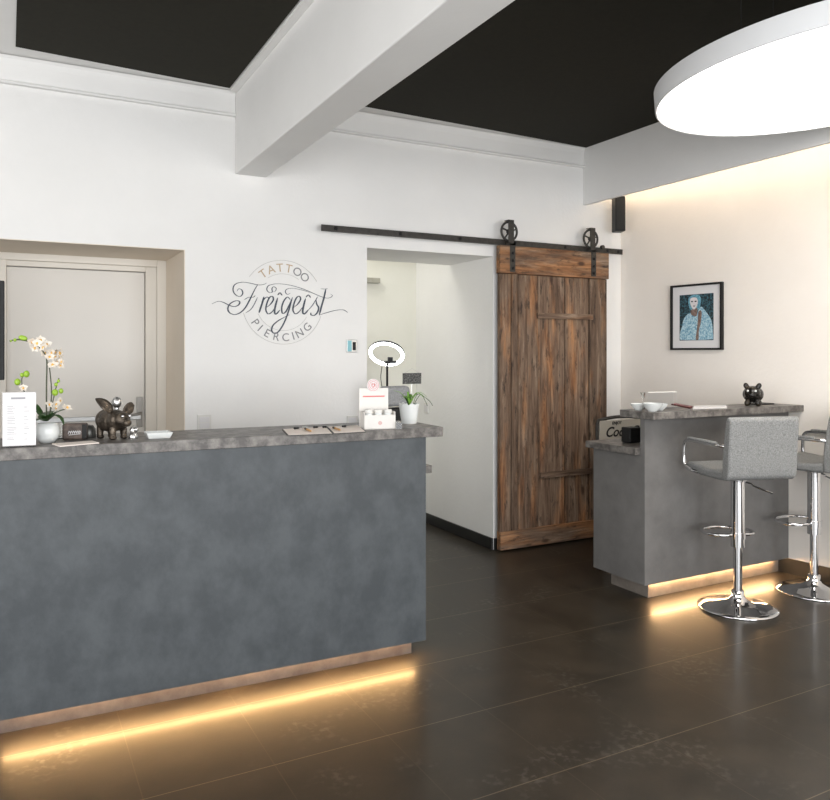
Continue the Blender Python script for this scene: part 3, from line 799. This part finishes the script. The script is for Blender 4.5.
put('printed_lines', bm, INKG, ml)

# orchid
OY = 3.30
oc = at(47.5, 441)
oc = Vector((onY(47.5, 441, OY).x, OY, CT))
orc = empty('potted_orchid', oc); tag(orc, 'cream flowering orchid in a round white pot at the counter left end', 'plant')
s = oc.dot(_F)/FPX
pr_ = 11.2*s
put('pot', lathe(bmesh.new(), [(0, 0), (.6*pr_, 0), (.9*pr_, .30*2*pr_*.8), (1.0*pr_, .9*pr_), (.95*pr_, 1.35*pr_), (.80*pr_, 1.78*pr_), (.74*pr_, 1.78*pr_), (.85*pr_, 1.35*pr_), (.5*pr_, 1.3*pr_), (0, 1.3*pr_)], 40), PORC, orc, smooth='all')
put('bark', lathe(bmesh.new(), [(.84*pr_, 1.36*pr_), (.78*pr_, 1.5*pr_), (0, 1.56*pr_)], 20), SOIL, orc)
def ol(u, v, dy=0): return onY(u, v, OY+dy) - oc
def leaf(bm, pts, wmax, up=Vector((0, 0, 1)), fold=.12):
    P = catmull(pts, 5); n = len(P); rows = []
    for i, p in enumerate(P):
        t = (P[min(i+1, n-1)]-P[max(i-1, 0)]).normalized()
        side = t.cross(up)
        side = side.normalized() if side.length > 1e-4 else Vector((1, 0, 0))
        nn = side.cross(t)
        w_ = wmax*math.sin(PI*(.06+.94*(i/(n-1)))**.8)*.5 + .0004
        rows.append([bm.verts.new(p+side*w_*k + nn*(abs(k)*w_*fold)) for k in (-1, -.5, 0, .5, 1)])
    low = []
    for r_ in rows:
        low.append([bm.verts.new(v.co - Vector((0, 0, .0012))) for v in r_])
    for a_, b_ in zip(rows, rows[1:]):
        for k in range(4): bm.faces.new((a_[k], a_[k+1], b_[k+1], b_[k]))
    for a_, b_ in zip(low, low[1:]):
        for k in range(4): bm.faces.new((a_[k+1], a_[k], b_[k], b_[k+1]))
    for i in range(len(rows)-1):
        for k in (0, 4): bm.faces.new((rows[i][k], rows[i+1][k], low[i+1][k], low[i][k]))
    for k in range(4):
        bm.faces.new((rows[0][k+1], rows[0][k], low[0][k], low[0][k+1])); bm.faces.new((rows[-1][k], rows[-1][k+1], low[-1][k+1], low[-1][k]))
    return bm
for pts, wd in (([ol(46, 420), ol(52, 415, -.02), ol(60, 411, -.03), ol(68.5, 408.5, -.02)], .05),
                ([ol(47, 420), ol(54, 415, -.04), ol(61, 418, -.06), ol(64, 425, -.07)], .028),
                ([ol(46, 421), ol(42, 416, -.03), ol(38, 409, -.02), ol(37, 404, 0)], .032),
                ([ol(46, 421), ol(44, 417, .04), ol(50, 412, .08), ol(57, 411, .10)], .045),
                ([ol(46, 420), ol(41, 419, -.05), ol(36, 420, -.075), ol(31, 423, -.085)], .04)):
    put('leaf', leaf(bmesh.new(), pts, wd), LEAF, orc, smooth='all')
put('stem', T(catmull([ol(46.5, 420), ol(46.5, 385), ol(46.8, 360), ol(44, 353), ol(38, 346), ol(29, 341.5), ol(18, 339.5), ol(9.5, 341)], 5), .0028, 8), STEM, orc, smooth='all')
put('stem', T(catmull([ol(49, 420, .02), ol(51.5, 395, .02), ol(50, 372, .02), ol(48, 362, .02)], 5), .0022, 8), STEM, orc, smooth='all')
put('stem', T(catmull([ol(48, 420, -.02), ol(52, 405, -.03), ol(55, 392, -.03), ol(57, 384, -.03), ol(59, 378, -.03)], 5), .002, 8), STEM, orc, smooth='all')
put('stem', T(catmull([ol(44, 420, .03), ol(30, 404, .05), ol(23, 388, .05), ol(22, 378, .05), ol(26, 372, .05)], 5), .002, 8), STEM, orc, smooth='all')
def flower(u, v, dy, sz, rz, rx):
    c0 = ol(u, v, dy)
    M = Matrix.Translation(c0) @ Matrix.Rotation(rz, 4, 'Z') @ Matrix.Rotation(rx, 4, 'X')
    bm = bmesh.new()
    for k, (an, l, wdt) in enumerate(((90, 1, .62), (162, 1.05, .95), (18, 1.05, .95), (234, 1, .6), (306, 1, .6))):
        a_ = R(an)
        pts = [(0, 0, 0)]
        oo = []
        for j in range(12):
            tt = j/11
            oo.append((l*tt, wdt*.5*math.sin(PI*tt**.8)))
        out = oo + [(x, -y) for x, y in oo[-2:0:-1]]
        tri = []
        Mr = M @ Matrix.Rotation(-a_, 4, 'Y')
        prism(bm, [(x*sz, y*sz) for x, y in out], -.0006, .0006, Mr @ Matrix.Translation((0, -.002-.0015*k, 0)) @ Matrix.Rotation(PI/2, 4, 'X') @ Matrix.Rotation(R(-14), 4, 'Y'))
    f = put('flower', bm, PETAL, orc)
    bm = bmesh.new(); ell(bm, M @ Vector((0, -.008, -.002)), (sz*.22, sz*.22, sz*.3), None, 8)
    put('flower_centre', bm, YEL, f, smooth='all')
random.seed(11)
for u, v, dy in ((32, 341, 0), (37, 343, -.02), (41, 346, .01), (45, 348, -.02), (50, 352, -.01), (54, 351, .02), (49, 358, -.02), (55, 358, 0), (60, 358, .02), (35, 347, .02), (40, 340, .03), (47, 345, .03), (58, 352, -.01), (46, 354, .03), (63, 361, .0), (56, 363, .03), (66, 409, -.05), (54, 408, .0), (53, 366, 0), (59, 366, .01), (50, 403, -.05), (58, 405, -.04), (62, 400, -.03), (23, 388, .04)):
    flower(u, v, dy, random.uniform(.016, .023), random.uniform(-1.1, 1.1), random.uniform(-.8, .6))
for u, v, dy, r_ in ((11, 341, 0, .004), (15, 340, 0, .006), (55, 392.5, -.03, .012), (61, 391, -.03, .009), (58.5, 381, -.03, .006), (56, 384.5, -.03, .007), (17.5, 382, .05, .012), (26.5, 374, .05, .012), (22, 375, .05, .008)):
    bm = bmesh.new(); ell(bm, ol(u, v, dy), (r_, r_, r_*1.15), None, 10); put('bud', bm, BUD, orc, smooth='all')
bm = bmesh.new(); ell(bm, ol(23, 338, 0), (.017, .006, .010), (0, .3, 0), 10); put('bud', bm, BUD, orc, smooth='all')

# loose sheet in front of the card box, dark card box, dark round tin
def flat(u0, v0, u1, v1, u2, v2, u3, v3, z, t):
    P = [onZ(*p, z) for p in ((u0, v0), (u1, v1), (u2, v2), (u3, v3))]
    c = sum(P, Vector())/4; c.z = z
    return c, [(p.x-c.x, p.y-c.y) for p in P]
c, pl = flat(52, 444.5, 60, 447, 99, 443.5, 92, 441.5, CT, 0)
o = put('paper_sheet', prism(bmesh.new(), pl, 0.0003, .004), PAPERP, loc=c); tag(o, 'thin cream booklet lying flat in front of the dark card box', 'paper')
c = Vector((onY(75, 440, 3.375).x, 3.375, CT))
cbx = empty('card_box', c, R(-14)); tag(cbx, 'small dark box with pale emblem standing between orchid and bronze pig', 'box')
bm = bmesh.new(); box(bm, -.045, .045, -.02, .03, 0, .065)
put('body', bm, noisy('dark_brown_box', (.05, .035, .028), (.16, .12, .10), 30, .5), cbx, bevel=.008, seg=3)
bm = bmesh.new()
for i in range(6):
    tube(bm, catmull([(-.022+i*.008, -.021, .024), (-.018+i*.008, -.0215, .036), (-.014+i*.008, -.021, .028)], 4), .0013, 6)
tube(bm, [(-.02, -.021, .02), (.025, -.021, .024)], .0013, 6)
put('emblem', bm, PAPER, cbx)
put('side_flap', B(.030, .047, -.023, -.020, .004, .062), BLKP, cbx)
c = Vector((onY(88.5, 440, 3.43).x, 3.43, CT))
o = put('round_tin', lathe(bmesh.new(), [(0, 0), (.028, 0), (.03, .004), (.028, .035), (.018, .05), (0, .053)], 28), noisy('dark_tin', (.06, .06, .055), (.14, .14, .13), 30, .35, metal=.5), loc=c, smooth=True)
tag(o, 'dark domed tin half hidden between the card box and the pig', 'tin')
c = Vector((onY(58, 440, 3.44).x, 3.44, CT))
o = put('glass_tumbler', lathe(bmesh.new(), [(0, 0), (.026, 0), (.032, .06), (.0295, .06), (.024, .004), (0, .004)], 28), GLASS, loc=c, smooth=True)
tag(o, 'clear tumbler directly right of the orchid pot', 'glass')
# winged steampunk pig
def remesh(o, vs, sm=6):
    m_ = o.modifiers.new('remesh', 'REMESH'); m_.mode = 'VOXEL'; m_.voxel_size = vs; m_.use_smooth_shade = True
    s_ = o.modifiers.new('smooth', 'SMOOTH'); s_.iterations = sm; s_.factor = .5
    return o
def pig(bm, L):      # nose towards +x, length about L
    k = L/.17
    def E(c, r, rot=None): ell(bm, [a*k for a in c], [a*k for a in r], rot, 16)
    E((-.015, 0, .075), (.062, .050, .048)); E((-.05, 0, .078), (.036, .046, .044)); E((.03, 0, .078), (.045, .044, .044))
    E((.062, 0, .082), (.034, .034, .034)); E((.088, 0, .072), (.022, .019, .018)); E((.102, 0, .071), (.008, .018, .016))
    for sx in (-.052, .035):
        for sy in (-.026, .026):
            E((sx, sy, .034), (.016, .014, .034)); E((sx+.003, sy, .008), (.017, .015, .009))
    for i in range(7):
        a_ = i*.8; E((-.083-.004*i*.5, .010*math.cos(a_), .082+.010*math.sin(a_)), (.006, .005, .005))
pc = Vector((onY(113, 440, 3.33).x, 3.33, CT))
wp = empty('pig_figurine', pc, R(-62)); tag(wp, 'dark bronze pig figurine with large raised ears on the reception counter', 'figurine')
bm = bmesh.new(); pig(bm, .165)
remesh(put('body', bm, BRONZE, wp), .0035, 3)
def flap(pts, wd, nm, par, m):
    o_ = put(nm, leaf(bmesh.new(), pts, wd, Vector((1, .2, .1)), .25), m, par, smooth='all')
    sd = o_.modifiers.new('solid', 'SOLIDIFY'); sd.thickness = .003
    return o_
flap([(.025, -.022, .110), (.020, -.045, .135), (.01, -.066, .155), (.0, -.080, .168)], .045, 'ear', wp, BRONZE)
flap([(.035, .022, .105), (.035, .045, .122), (.03, .065, .132), (.025, .08, .134)], .042, 'ear', wp, BRONZE)
bm = bmesh.new(); ell(bm, (.01, .01, .148), (.020, .020, .024), None, 12); tube(bm, [(.01, .01, .11), (.01, .01, .135)], .009, 8)
put('chrome_gauge', bm, STEEL, wp, smooth='all')
for sy in (-1, 1):
    bm = bmesh.new(); ell(bm, (.088, sy*.016, .096), (.0065, .0065, .0065), None, 10)
    put('eye', bm, CHROME, wp, smooth='all')
c = Vector((onY(132.5, 440, 3.33).x, 3.31, CT))
bm = bmesh.new(); lathe(bm, [(0, 0), (.018, 0), (.019, .01), (.012, .022), (.015, .034), (.010, .048), (0, .052)], 20); ell(bm, (.008, -.008, .036), (.012, .012, .012), None, 10)
o = put('chrome_figurine', bm, noisy('patchy_chrome', (.3, .28, .25), (.8, .8, .8), 60, .25, metal=.8), loc=c, smooth=True); tag(o, 'tiny chrome figurine at the nose of the bronze pig', 'figurine')
# white square dish
c = Vector((onY(158, 439.5, 3.28).x, 3.28, CT)); s = c.dot(_F)/FPX
def frus(bm, b, t, z0, z1):
    a_ = [bm.verts.new((x*b[0], y*b[1], z0)) for x, y in ((-1,-1),(1,-1),(1,1),(-1,1))]; c_ = [bm.verts.new((x*t[0], y*t[1], z1)) for x, y in ((-1,-1),(1,-1),(1,1),(-1,1))]
    return a_, c_
bm = bmesh.new()
o0, o1 = frus(bm, (.042, .040), (.052, .05), 0, .024); i1, i0 = frus(bm, (.048, .046), (.038, .036), .024, .007)
bm.faces.new(o0[::-1])
for i in range(4):
    j = (i+1) % 4
    bm.faces.new((o0[i], o0[j], o1[j], o1[i])); bm.faces.new((o1[i], o1[j], i1[j], i1[i])); bm.faces.new((i1[i], i1[j], i0[j], i0[i]))
bm.faces.new(i0)
o = put('square_dish', bm, PORC, loc=c, bevel=.003); tag(o, 'small white square dish alone right of the bronze pig', 'dish')

# clipboards with pens
for k, (q4, lab) in enumerate((((282, 430, 288, 436.3, 333, 434.5, 326, 427.5), 'clipboard with cream form, the left one of two, on the reception counter'),
                               ((327, 427.5, 334, 434.4, 366, 432.6, 358, 426), 'clipboard with cream form touching the white display box'))):
    c, pl = flat(*q4, CT, 0)
    e = empty('clipboard', c); tag(e, lab, 'clipboard', 'clipboards on the counter')
    put('board', prism(bmesh.new(), pl, .0003, .004), BLKM, e)
    put('form', prism(bmesh.new(), [(x*.96, y*.94) for x, y in pl], .004, .0052), PAPERP, e)
    mx = ((pl[0][0]+pl[3][0])/2, (pl[0][1]+pl[3][1])/2)
    put('clip', B(mx[0]*.8-.012, mx[0]*.8+.012, mx[1]*.8-.012, mx[1]*.8+.01, .0052, .012), STEEL, e, bevel=.003)
def pen(u0, v0, u1, v1, zz, m, label):
    a_, b_ = onZ(u0, v0, zz), onZ(u1, v1, zz); c_ = (a_+b_)/2; c_.z = zz
    d = (b_-a_); l = d.length
    e = empty('pen', c_, math.atan2(d.y, d.x)); tag(e, label, 'pen', 'pens on the counter')
    Mx = Matrix.Rotation(PI/2, 4, 'Y')
    put('barrel', lathe(bmesh.new(), [(0, -l/2), (.002, -l/2+.004), (.0045, -l/2+.02), (.0045, l/2-.01), (.003, l/2), (0, l/2)], 12, Mx), m, e, smooth=True)
    put('grip', lathe(bmesh.new(), [(.005, -l/2+l*.18), (.005, -l/2+l*.42)], 12, Mx), BLKP, e, smooth=True)
WOODP = mat('bamboo', (.50, .28, .10), .5)
pen(304, 428.0, 311, 431.0, CT+.011, WOODP, 'bamboo pen with dark grip on the left clipboard')
pen(332, 427.0, 340, 429.8, CT+.011, WOODP, 'bamboo pen with dark grip on the right clipboard')
pen(293, 428.3, 299, 428.0, CT+.011, BLKP, 'short black pen, first from the left above the left clipboard')
pen(312.5, 427.2, 318, 427.0, CT+.011, BLKP, 'short black pen just right of the first bamboo pen')
pen(322, 427.0, 326.5, 426.8, CT+.011, BLKP, 'short black pen where the two clipboards meet')
pen(341.5, 426.2, 346, 426.0, CT+.011, BLKP, 'short black pen rightmost, beside the second bamboo pen')

# white display box with small jars
c0 = at(364.5, 429.5); c1 = at(395.5, 428.5)
dc = (c0+c1)/2; dl = (c1-c0).length; s = dc.dot(_F)/FPX
da = math.atan2(c1.y-c0.y, c1.x-c0.x)
dsp = empty('counter_display', (dc.x, dc.y, CT), da); tag(dsp, 'white cardboard counter display with round red emblem and red writing', 'display box')
hh = dl/2; CARD = noisy('white_card', (.66, .64, .61), (.70, .68, .65), 20, .6)
bm = bmesh.new()
box(bm, -hh, hh, 0, .003, 0, 14*s); box(bm, -hh, -hh+.003, .003, .09, 0, 17*s); box(bm, hh-.003, hh, .003, .09, 0, 17*s); box(bm, -hh+.003, hh-.003, .003, .09, 0, .003)
box(bm, -hh+.003, hh-.003, .003, .06, 11.5*s, 11.5*s+.002)
put('tray', bm, CARD, dsp)
bm = bmesh.new(); box(bm, -hh-.003, hh-.01, .088, .091, 0, 40*s)
bk = put('back_card', bm, CARD, dsp)
put('red_writing', B(-hh*.8, hh*.62, .0865, .0878, 31*s, 32.3*s), INKR, bk)
ez = 43*s
put('emblem_disc', lathe(bmesh.new(), [(0, 0), (6.6*s, 0), (6.6*s, .003), (0, .003)], 32, Matrix.Translation((-.01, .088, ez)) @ Matrix.Rotation(PI/2, 4, 'X')), PAPER, dsp)
bm = bmesh.new()
for rr_ in (5.6*s, 3.9*s): tube(bm, [(-.01+rr_*math.cos(i*PI/12), .0845, ez+rr_*math.sin(i*PI/12)) for i in range(24)], .0010, 6, True)
for i in range(9):
    a_ = i*2.4; rr_ = 2.6*s
    tube(bm, [(-.01+rr_*math.cos(a_), .0845, ez+rr_*math.sin(a_)), (-.01+rr_*.5*math.cos(a_+1.4), .0845, ez+rr_*.5*math.sin(a_+1.4))], .0011, 6)
put('emblem', bm, INKR, dsp)
bm = bmesh.new(); tube(bm, [(1.6*s*math.cos(i*PI/6), -.0006, 6*s+1.6*s*math.sin(i*PI/6)) for i in range(12)], .0009, 6, True); box(bm, -1*s, 1*s, -.0008, 0, 5.6*s, 6.3*s)
put('front_emblem', bm, INKR, dsp)
jr = None
for i in range(3):
    x_ = -hh*.62 + i*hh*.62
    p_ = Vector((dc.x + x_*math.cos(da) - .032*math.sin(da), dc.y + x_*math.sin(da) + .032*math.cos(da), CT+11.5*s+.0025))
    if jr is None:
        jr = empty('cream_jar', p_)
        put('jar', lathe(bmesh.new(), [(0, 0), (.0165, 0), (.0175, .002), (.0175, .014), (.016, .016), (0, .016)], 24), PORC, jr, smooth=True)
        put('lid', lathe(bmesh.new(), [(.018, .0165), (.019, .018), (.019, .030), (.017, .032), (0, .032)], 24), WHITEP, jr, smooth=True)
        j = jr
    else: j = dup(jr, p_)
    tag(j, ('white lidded jar in the display box, the leftmost of three', 'white lidded jar in the display box, the middle of three', 'white lidded jar in the display box, the rightmost of three')[i], 'jar', 'jars in the display box')
# clear card stand
c = at(399, 429)
e = empty('card_stand', c, R(-25)); tag(e, 'tiny clear acrylic card stand between display box and plant pot', 'stand')
put('holder', B(-.014, .014, -.002, .0, 0, .030), mat('acrylic_clear', (.93, .95, .97), .05, trans=.8, ior=1.1), e)
put('card', B(-.012, .012, .0005, .0015, .002, .028), PAPER, e); put('foot', B(-.014, .014, 0.002, .02, 0, .002), WHITEP, e)

# small plant in a white scalloped pot
c = Vector((onY(409, 424, 3.36).x, 3.36, CT)); s = c.dot(_F)/FPX
pp = empty('potted_plant', c); tag(pp, 'small spiky green plant in a white pot with scalloped rim at counter right end', 'plant')
r0, r1, ph_ = 7.6*s, 10.3*s, 18.5*s
bm = bmesh.new(); n = 48; rings = []
for (rr_, zz, sc_) in ((0, 0, 0), (r0, 0, 0), (r1*.93, ph_*.8, 0), (r1, ph_, 1), (r1*.93, ph_, 1), (r1*.86, ph_*.8, 0), (0, ph_*.78, 0)):
    if rr_ == 0: rings.append([bm.verts.new((0, 0, zz))])
    else: rings.append([bm.verts.new((rr_*math.cos(2*PI*i/n), rr_*math.sin(2*PI*i/n), zz + sc_*.009*abs(math.sin(2*PI*i/n*4.5)))) for i in range(n)])
for a_, b_ in zip(rings, rings[1:]):
    for i in range(n):
        j = (i+1) % n
        if len(a_) == 1: bm.faces.new((a_[0], b_[i], b_[j]))
        elif len(b_) == 1: bm.faces.new((a_[i], a_[j], b_[0]))
        else: bm.faces.new((a_[i], a_[j], b_[j], b_[i]))
put('pot', bm, PORC, pp, smooth=True)
put('soil', lathe(bmesh.new(), [(r1*.85, ph_*.80), (r1*.8, ph_*.92), (0, ph_*.95)], 20), SOIL, pp)
random.seed(5)
for i in range(16):
    a_ = i*2.399; l = random.uniform(.045, .085); sp_ = random.uniform(.2, .8)
    dx, dy = math.cos(a_)*l*sp_, math.sin(a_)*l*sp_
    pts = [(0, 0, ph_*.9), (dx*.4, dy*.4, ph_*.9+l*.55), (dx*.9, dy*.9, ph_*.9+l*.85), (dx*1.5, dy*1.5, ph_*.9+l*random.uniform(.4, 1.0))]
    put('leaf', leaf(bmesh.new(), pts, .010, Vector((0, 0, 1))), LEAFB if i % 3 else LEAF, pp, smooth='all')
for i in range(2):
    pts = [(.02, 0, ph_*.9), (.06, -.01+.03*i, ph_+.05), (.09+.02*i, .0, ph_+.02), (.11+.03*i, .01, ph_-.01)]
    put('leaf', T(catmull(pts, 5), .0014, 6), LEAF, pp)
# dark plaque on a stake, planted behind
c = onY(412, 378.5, 3.40)
e = empty('plant_sign', (c.x, 3.40, CT+.06)); tag(e, 'small dark plaque with pale lettering on a stake above the potted plant', 'sign')
hz = c.z-CT-.06; s = c.dot(_F)/FPX
put('plaque', B(-10.3*s, 10.3*s, -.003, .003, hz-5.4*s, hz+5.4*s), noisy('speckled_slate', (.02, .02, .02), (.20, .20, .19), 220, .7, lo=.48, hi=.7), e)
put('stake', T([(0, .004, 0), (0, .004, hz-3*s)], .0018, 6), STEEL, e)
put('wire', T([(-9*s, 0, hz+5*s), (0, 0, hz+10*s), (9*s, 0, hz+5*s)], .0008, 6), STEEL, e)

# ---------------------------------------------------------------- things on the bar
def ab(u, v, z=BT): return onZ(u, v, z)
bw = None
for i, (u, v, sz, lab) in enumerate(((642, 411.3, .95, 'small white bowl, left rear of the cluster of three on the bar'), (650.5, 412.8, 1.18, 'largest white bowl, front of the cluster of three on the bar'), (661, 411.5, .98, 'small white bowl, rightmost of the cluster of three on the bar'))):
    c = ab(u, v-.6)
    c = Vector((c.x, c.y, BT))
    if i == 0: c = Vector((3.265, 3.345, BT))
    if i == 1: c = Vector((3.268, 3.235, BT))
    if i == 2: c = Vector((3.365, 3.275, BT))
    if bw is None:
        bw = empty('porcelain_bowl', c)
        put('bowl', lathe(bmesh.new(), [(0, 0), (.022, 0), (.024, .004), (.045, .026), (.052, .045), (.049, .045), (.041, .026), (.02, .008), (0, .007)], 36), PORC, bw, smooth=True)
        b_ = bw
    else: b_ = dup(bw, c)
    b_.scale = (sz*.93, sz*.93, sz*.9)
    tag(b_, lab, 'bowl', 'bowls on the bar')
# acrylic sign holder lying as a tent
c = Vector((3.485, 3.385, BT)); e = empty('acrylic_holder', c, R(-12)); tag(e, 'clear acrylic card holder standing behind the white bowls', 'holder')
AC = mat('acrylic_bar', (.96, .97, .98), .06, trans=1.0, ior=1.12)
put('front_plate', B(-.10, .10, -.02, -.018, 0, .098), AC, e); put('top_edge', B(-.10, .10, -.02, -.012, .098, .102), WHITEP, e); put('back_plate', B(-.10, .10, .012, .014, 0, .098), AC, e)
c = Vector((3.36, 3.405, BT)); bm = bmesh.new(); lathe(bm, [(0, 0), (.014, 0), (.012, .01), (.004, .02), (.004, .055), (.013, .075), (.015, .1), (.011, .1), (.003, .072), (0, .07)], 20)
o = put('glass_figure', bm, GLASS, loc=c, smooth=True); tag(o, 'slender clear glass piece rising behind the left bowls', 'glass')
# red pen and white booklet
a_, b_ = ab(671, 405.2), ab(692, 408.4)
c = Vector((3.60, 3.27, BT))
def flatb(name, q4, z0, z1, m, label, cat, z=BT):
    P = [onZ(*p, z) for p in q4]; c = sum(P, Vector())/4; c.z = z
    o = put(name, prism(bmesh.new(), [(p.x-c.x, p.y-c.y) for p in P], z0, z1), m, loc=c); tag(o, label, cat); return o
flatb('red_folder', ((671, 405.0), (690, 408.7), (692.5, 407.3), (676, 404.4)), .0003, .008, mat('dark_red', (.16, .02, .02), .4), 'dark red narrow folder between the bowls and the white leaflet', 'folder')
flatb('leaflet', ((693, 409.2), (727, 408.2), (726, 405.8), (694, 406.6)), .0003, .006, PAPER, 'white leaflet lying flat on the bar beside the red folder', 'paper')
c = Vector((onZ(753, 403.2, BT).x, onZ(753, 403.2, BT).y, BT))
bp = empty('pig_figurine', Vector((onY(753, 400, 3.27).x, 3.27, BT)), R(205)); tag(bp, 'glossy black round pig figurine on the bar', 'figurine')
def bpig():
    bm = bmesh.new()
    def E(c, r, rot=None): ell(bm, c, r, rot, 16)
    E((-.005, 0, .062), (.062, .052, .046)); E((.035, 0, .070), (.040, .040, .038)); E((.072, 0, .062), (.012, .018, .015))
    for sx in (-.035, .032):
        for sy in (-.026, .026): E((sx, sy, .016), (.014, .014, .018))
    E((.030, -.030, .108), (.012, .014, .018), (.4, 0, 0)); E((.030, .030, .108), (.012, .014, .018), (-.4, 0, 0)); E((-.068, 0, .075), (.008, .006, .006))
    return bm
remesh(put('body', bpig(), BLKPIG, bp), .004, 3)
for sy in (-1, 1):
    bm = bmesh.new(); ell(bm, (.066, sy*.018, .083), (.006, .006, .006), None, 10); put('eye', bm, PORC, bp, smooth='all')
bp.rotation_euler = (0, 0, R(213)); bp.scale = (1.22, 1.22, 1.18)
c = Vector((4.33, 3.345, BT)); o = put('black_tray', B(-.08, .08, -.05, .05, 0, .008), BLKP, loc=c, bevel=.003); tag(o, 'flat black tray behind the black pig on the bar', 'tray')
o = put('glass_tumbler', lathe(bmesh.new(), [(0, 0), (.022, 0), (.026, .06), (.0245, .06), (.021, .004), (0, .004)], 28), GLASS, loc=Vector((4.285, 3.345, BT+.008)), smooth=True); tag(o, 'clear tumbler on the black tray right of the black pig', 'glass')
# black device on the lower desk
o = put('card_terminal', B(-.045, .045, -.04, .04, 0, .095), BLKP, loc=Vector((3.385, 3.53, .8925)), bevel=.008, seg=3); tag(o, 'black box-shaped device on the lower desk behind the bar corner', 'device')

# chair with printed backrest behind the bar
cc = empty('printed_chair', (3.875, 4.12, 0)); tag(cc, 'black-framed chair with printed grey backrest behind the low desk', 'chair')
bz0, bz1 = .80, .975
fr = catmull([(-.21, 0, .45), (-.215, .01, .62), (-.222, .02, .80), (-.215, .025, .945), (-.17, .027, .972), (0, .03, .985), (.17, .027, .972), (.215, .025, .945), (.222, .02, .80), (.215, .01, .62), (.21, 0, .45)], 5)
put('back_frame', T(fr, .012, 10), BLKM, cc, smooth='all')
put('back_panel', B(-.205, .205, .015, .025, .80, .965), mat('grey_cream_panel', (.34, .32, .28), .5), cc, bevel=.004)
put('crossbar', T([(-.222, .02, .80), (.222, .02, .80)], .010, 8), BLKM, cc, smooth='all')
def txt(body, x, z, size, m, par, y, shear=0):
    cu = bpy.data.curves.new('lettering', 'FONT'); cu.body = body; cu.size = size; cu.extrude = .0008; cu.shear = shear
    cu.offset = size*.018; cu.align_x = 'CENTER'; cu.align_y = 'CENTER'
    o = text_mesh('lettering', cu, m, par)
    o.location = (x, y, z); o.rotation_euler = (PI/2, 0, 0); return o
txt('Coca-Cola', .058, .878, .098, BLKP, cc, .0135, .35)
txt('ENJOY', -.045, .943, .030, BLKP, cc, .0135)
put('seat', B(-.21, .21, -.40, .0, .43, .47), BLKP, cc, bevel=.015, seg=3)
for sx in (-.19, .19):
    for sy in (-.38, -.02): put('leg', T([(sx, sy, .43), (sx*1.08, sy*1.03, 0.002)], .012, 8), BLKM, cc, smooth='all')
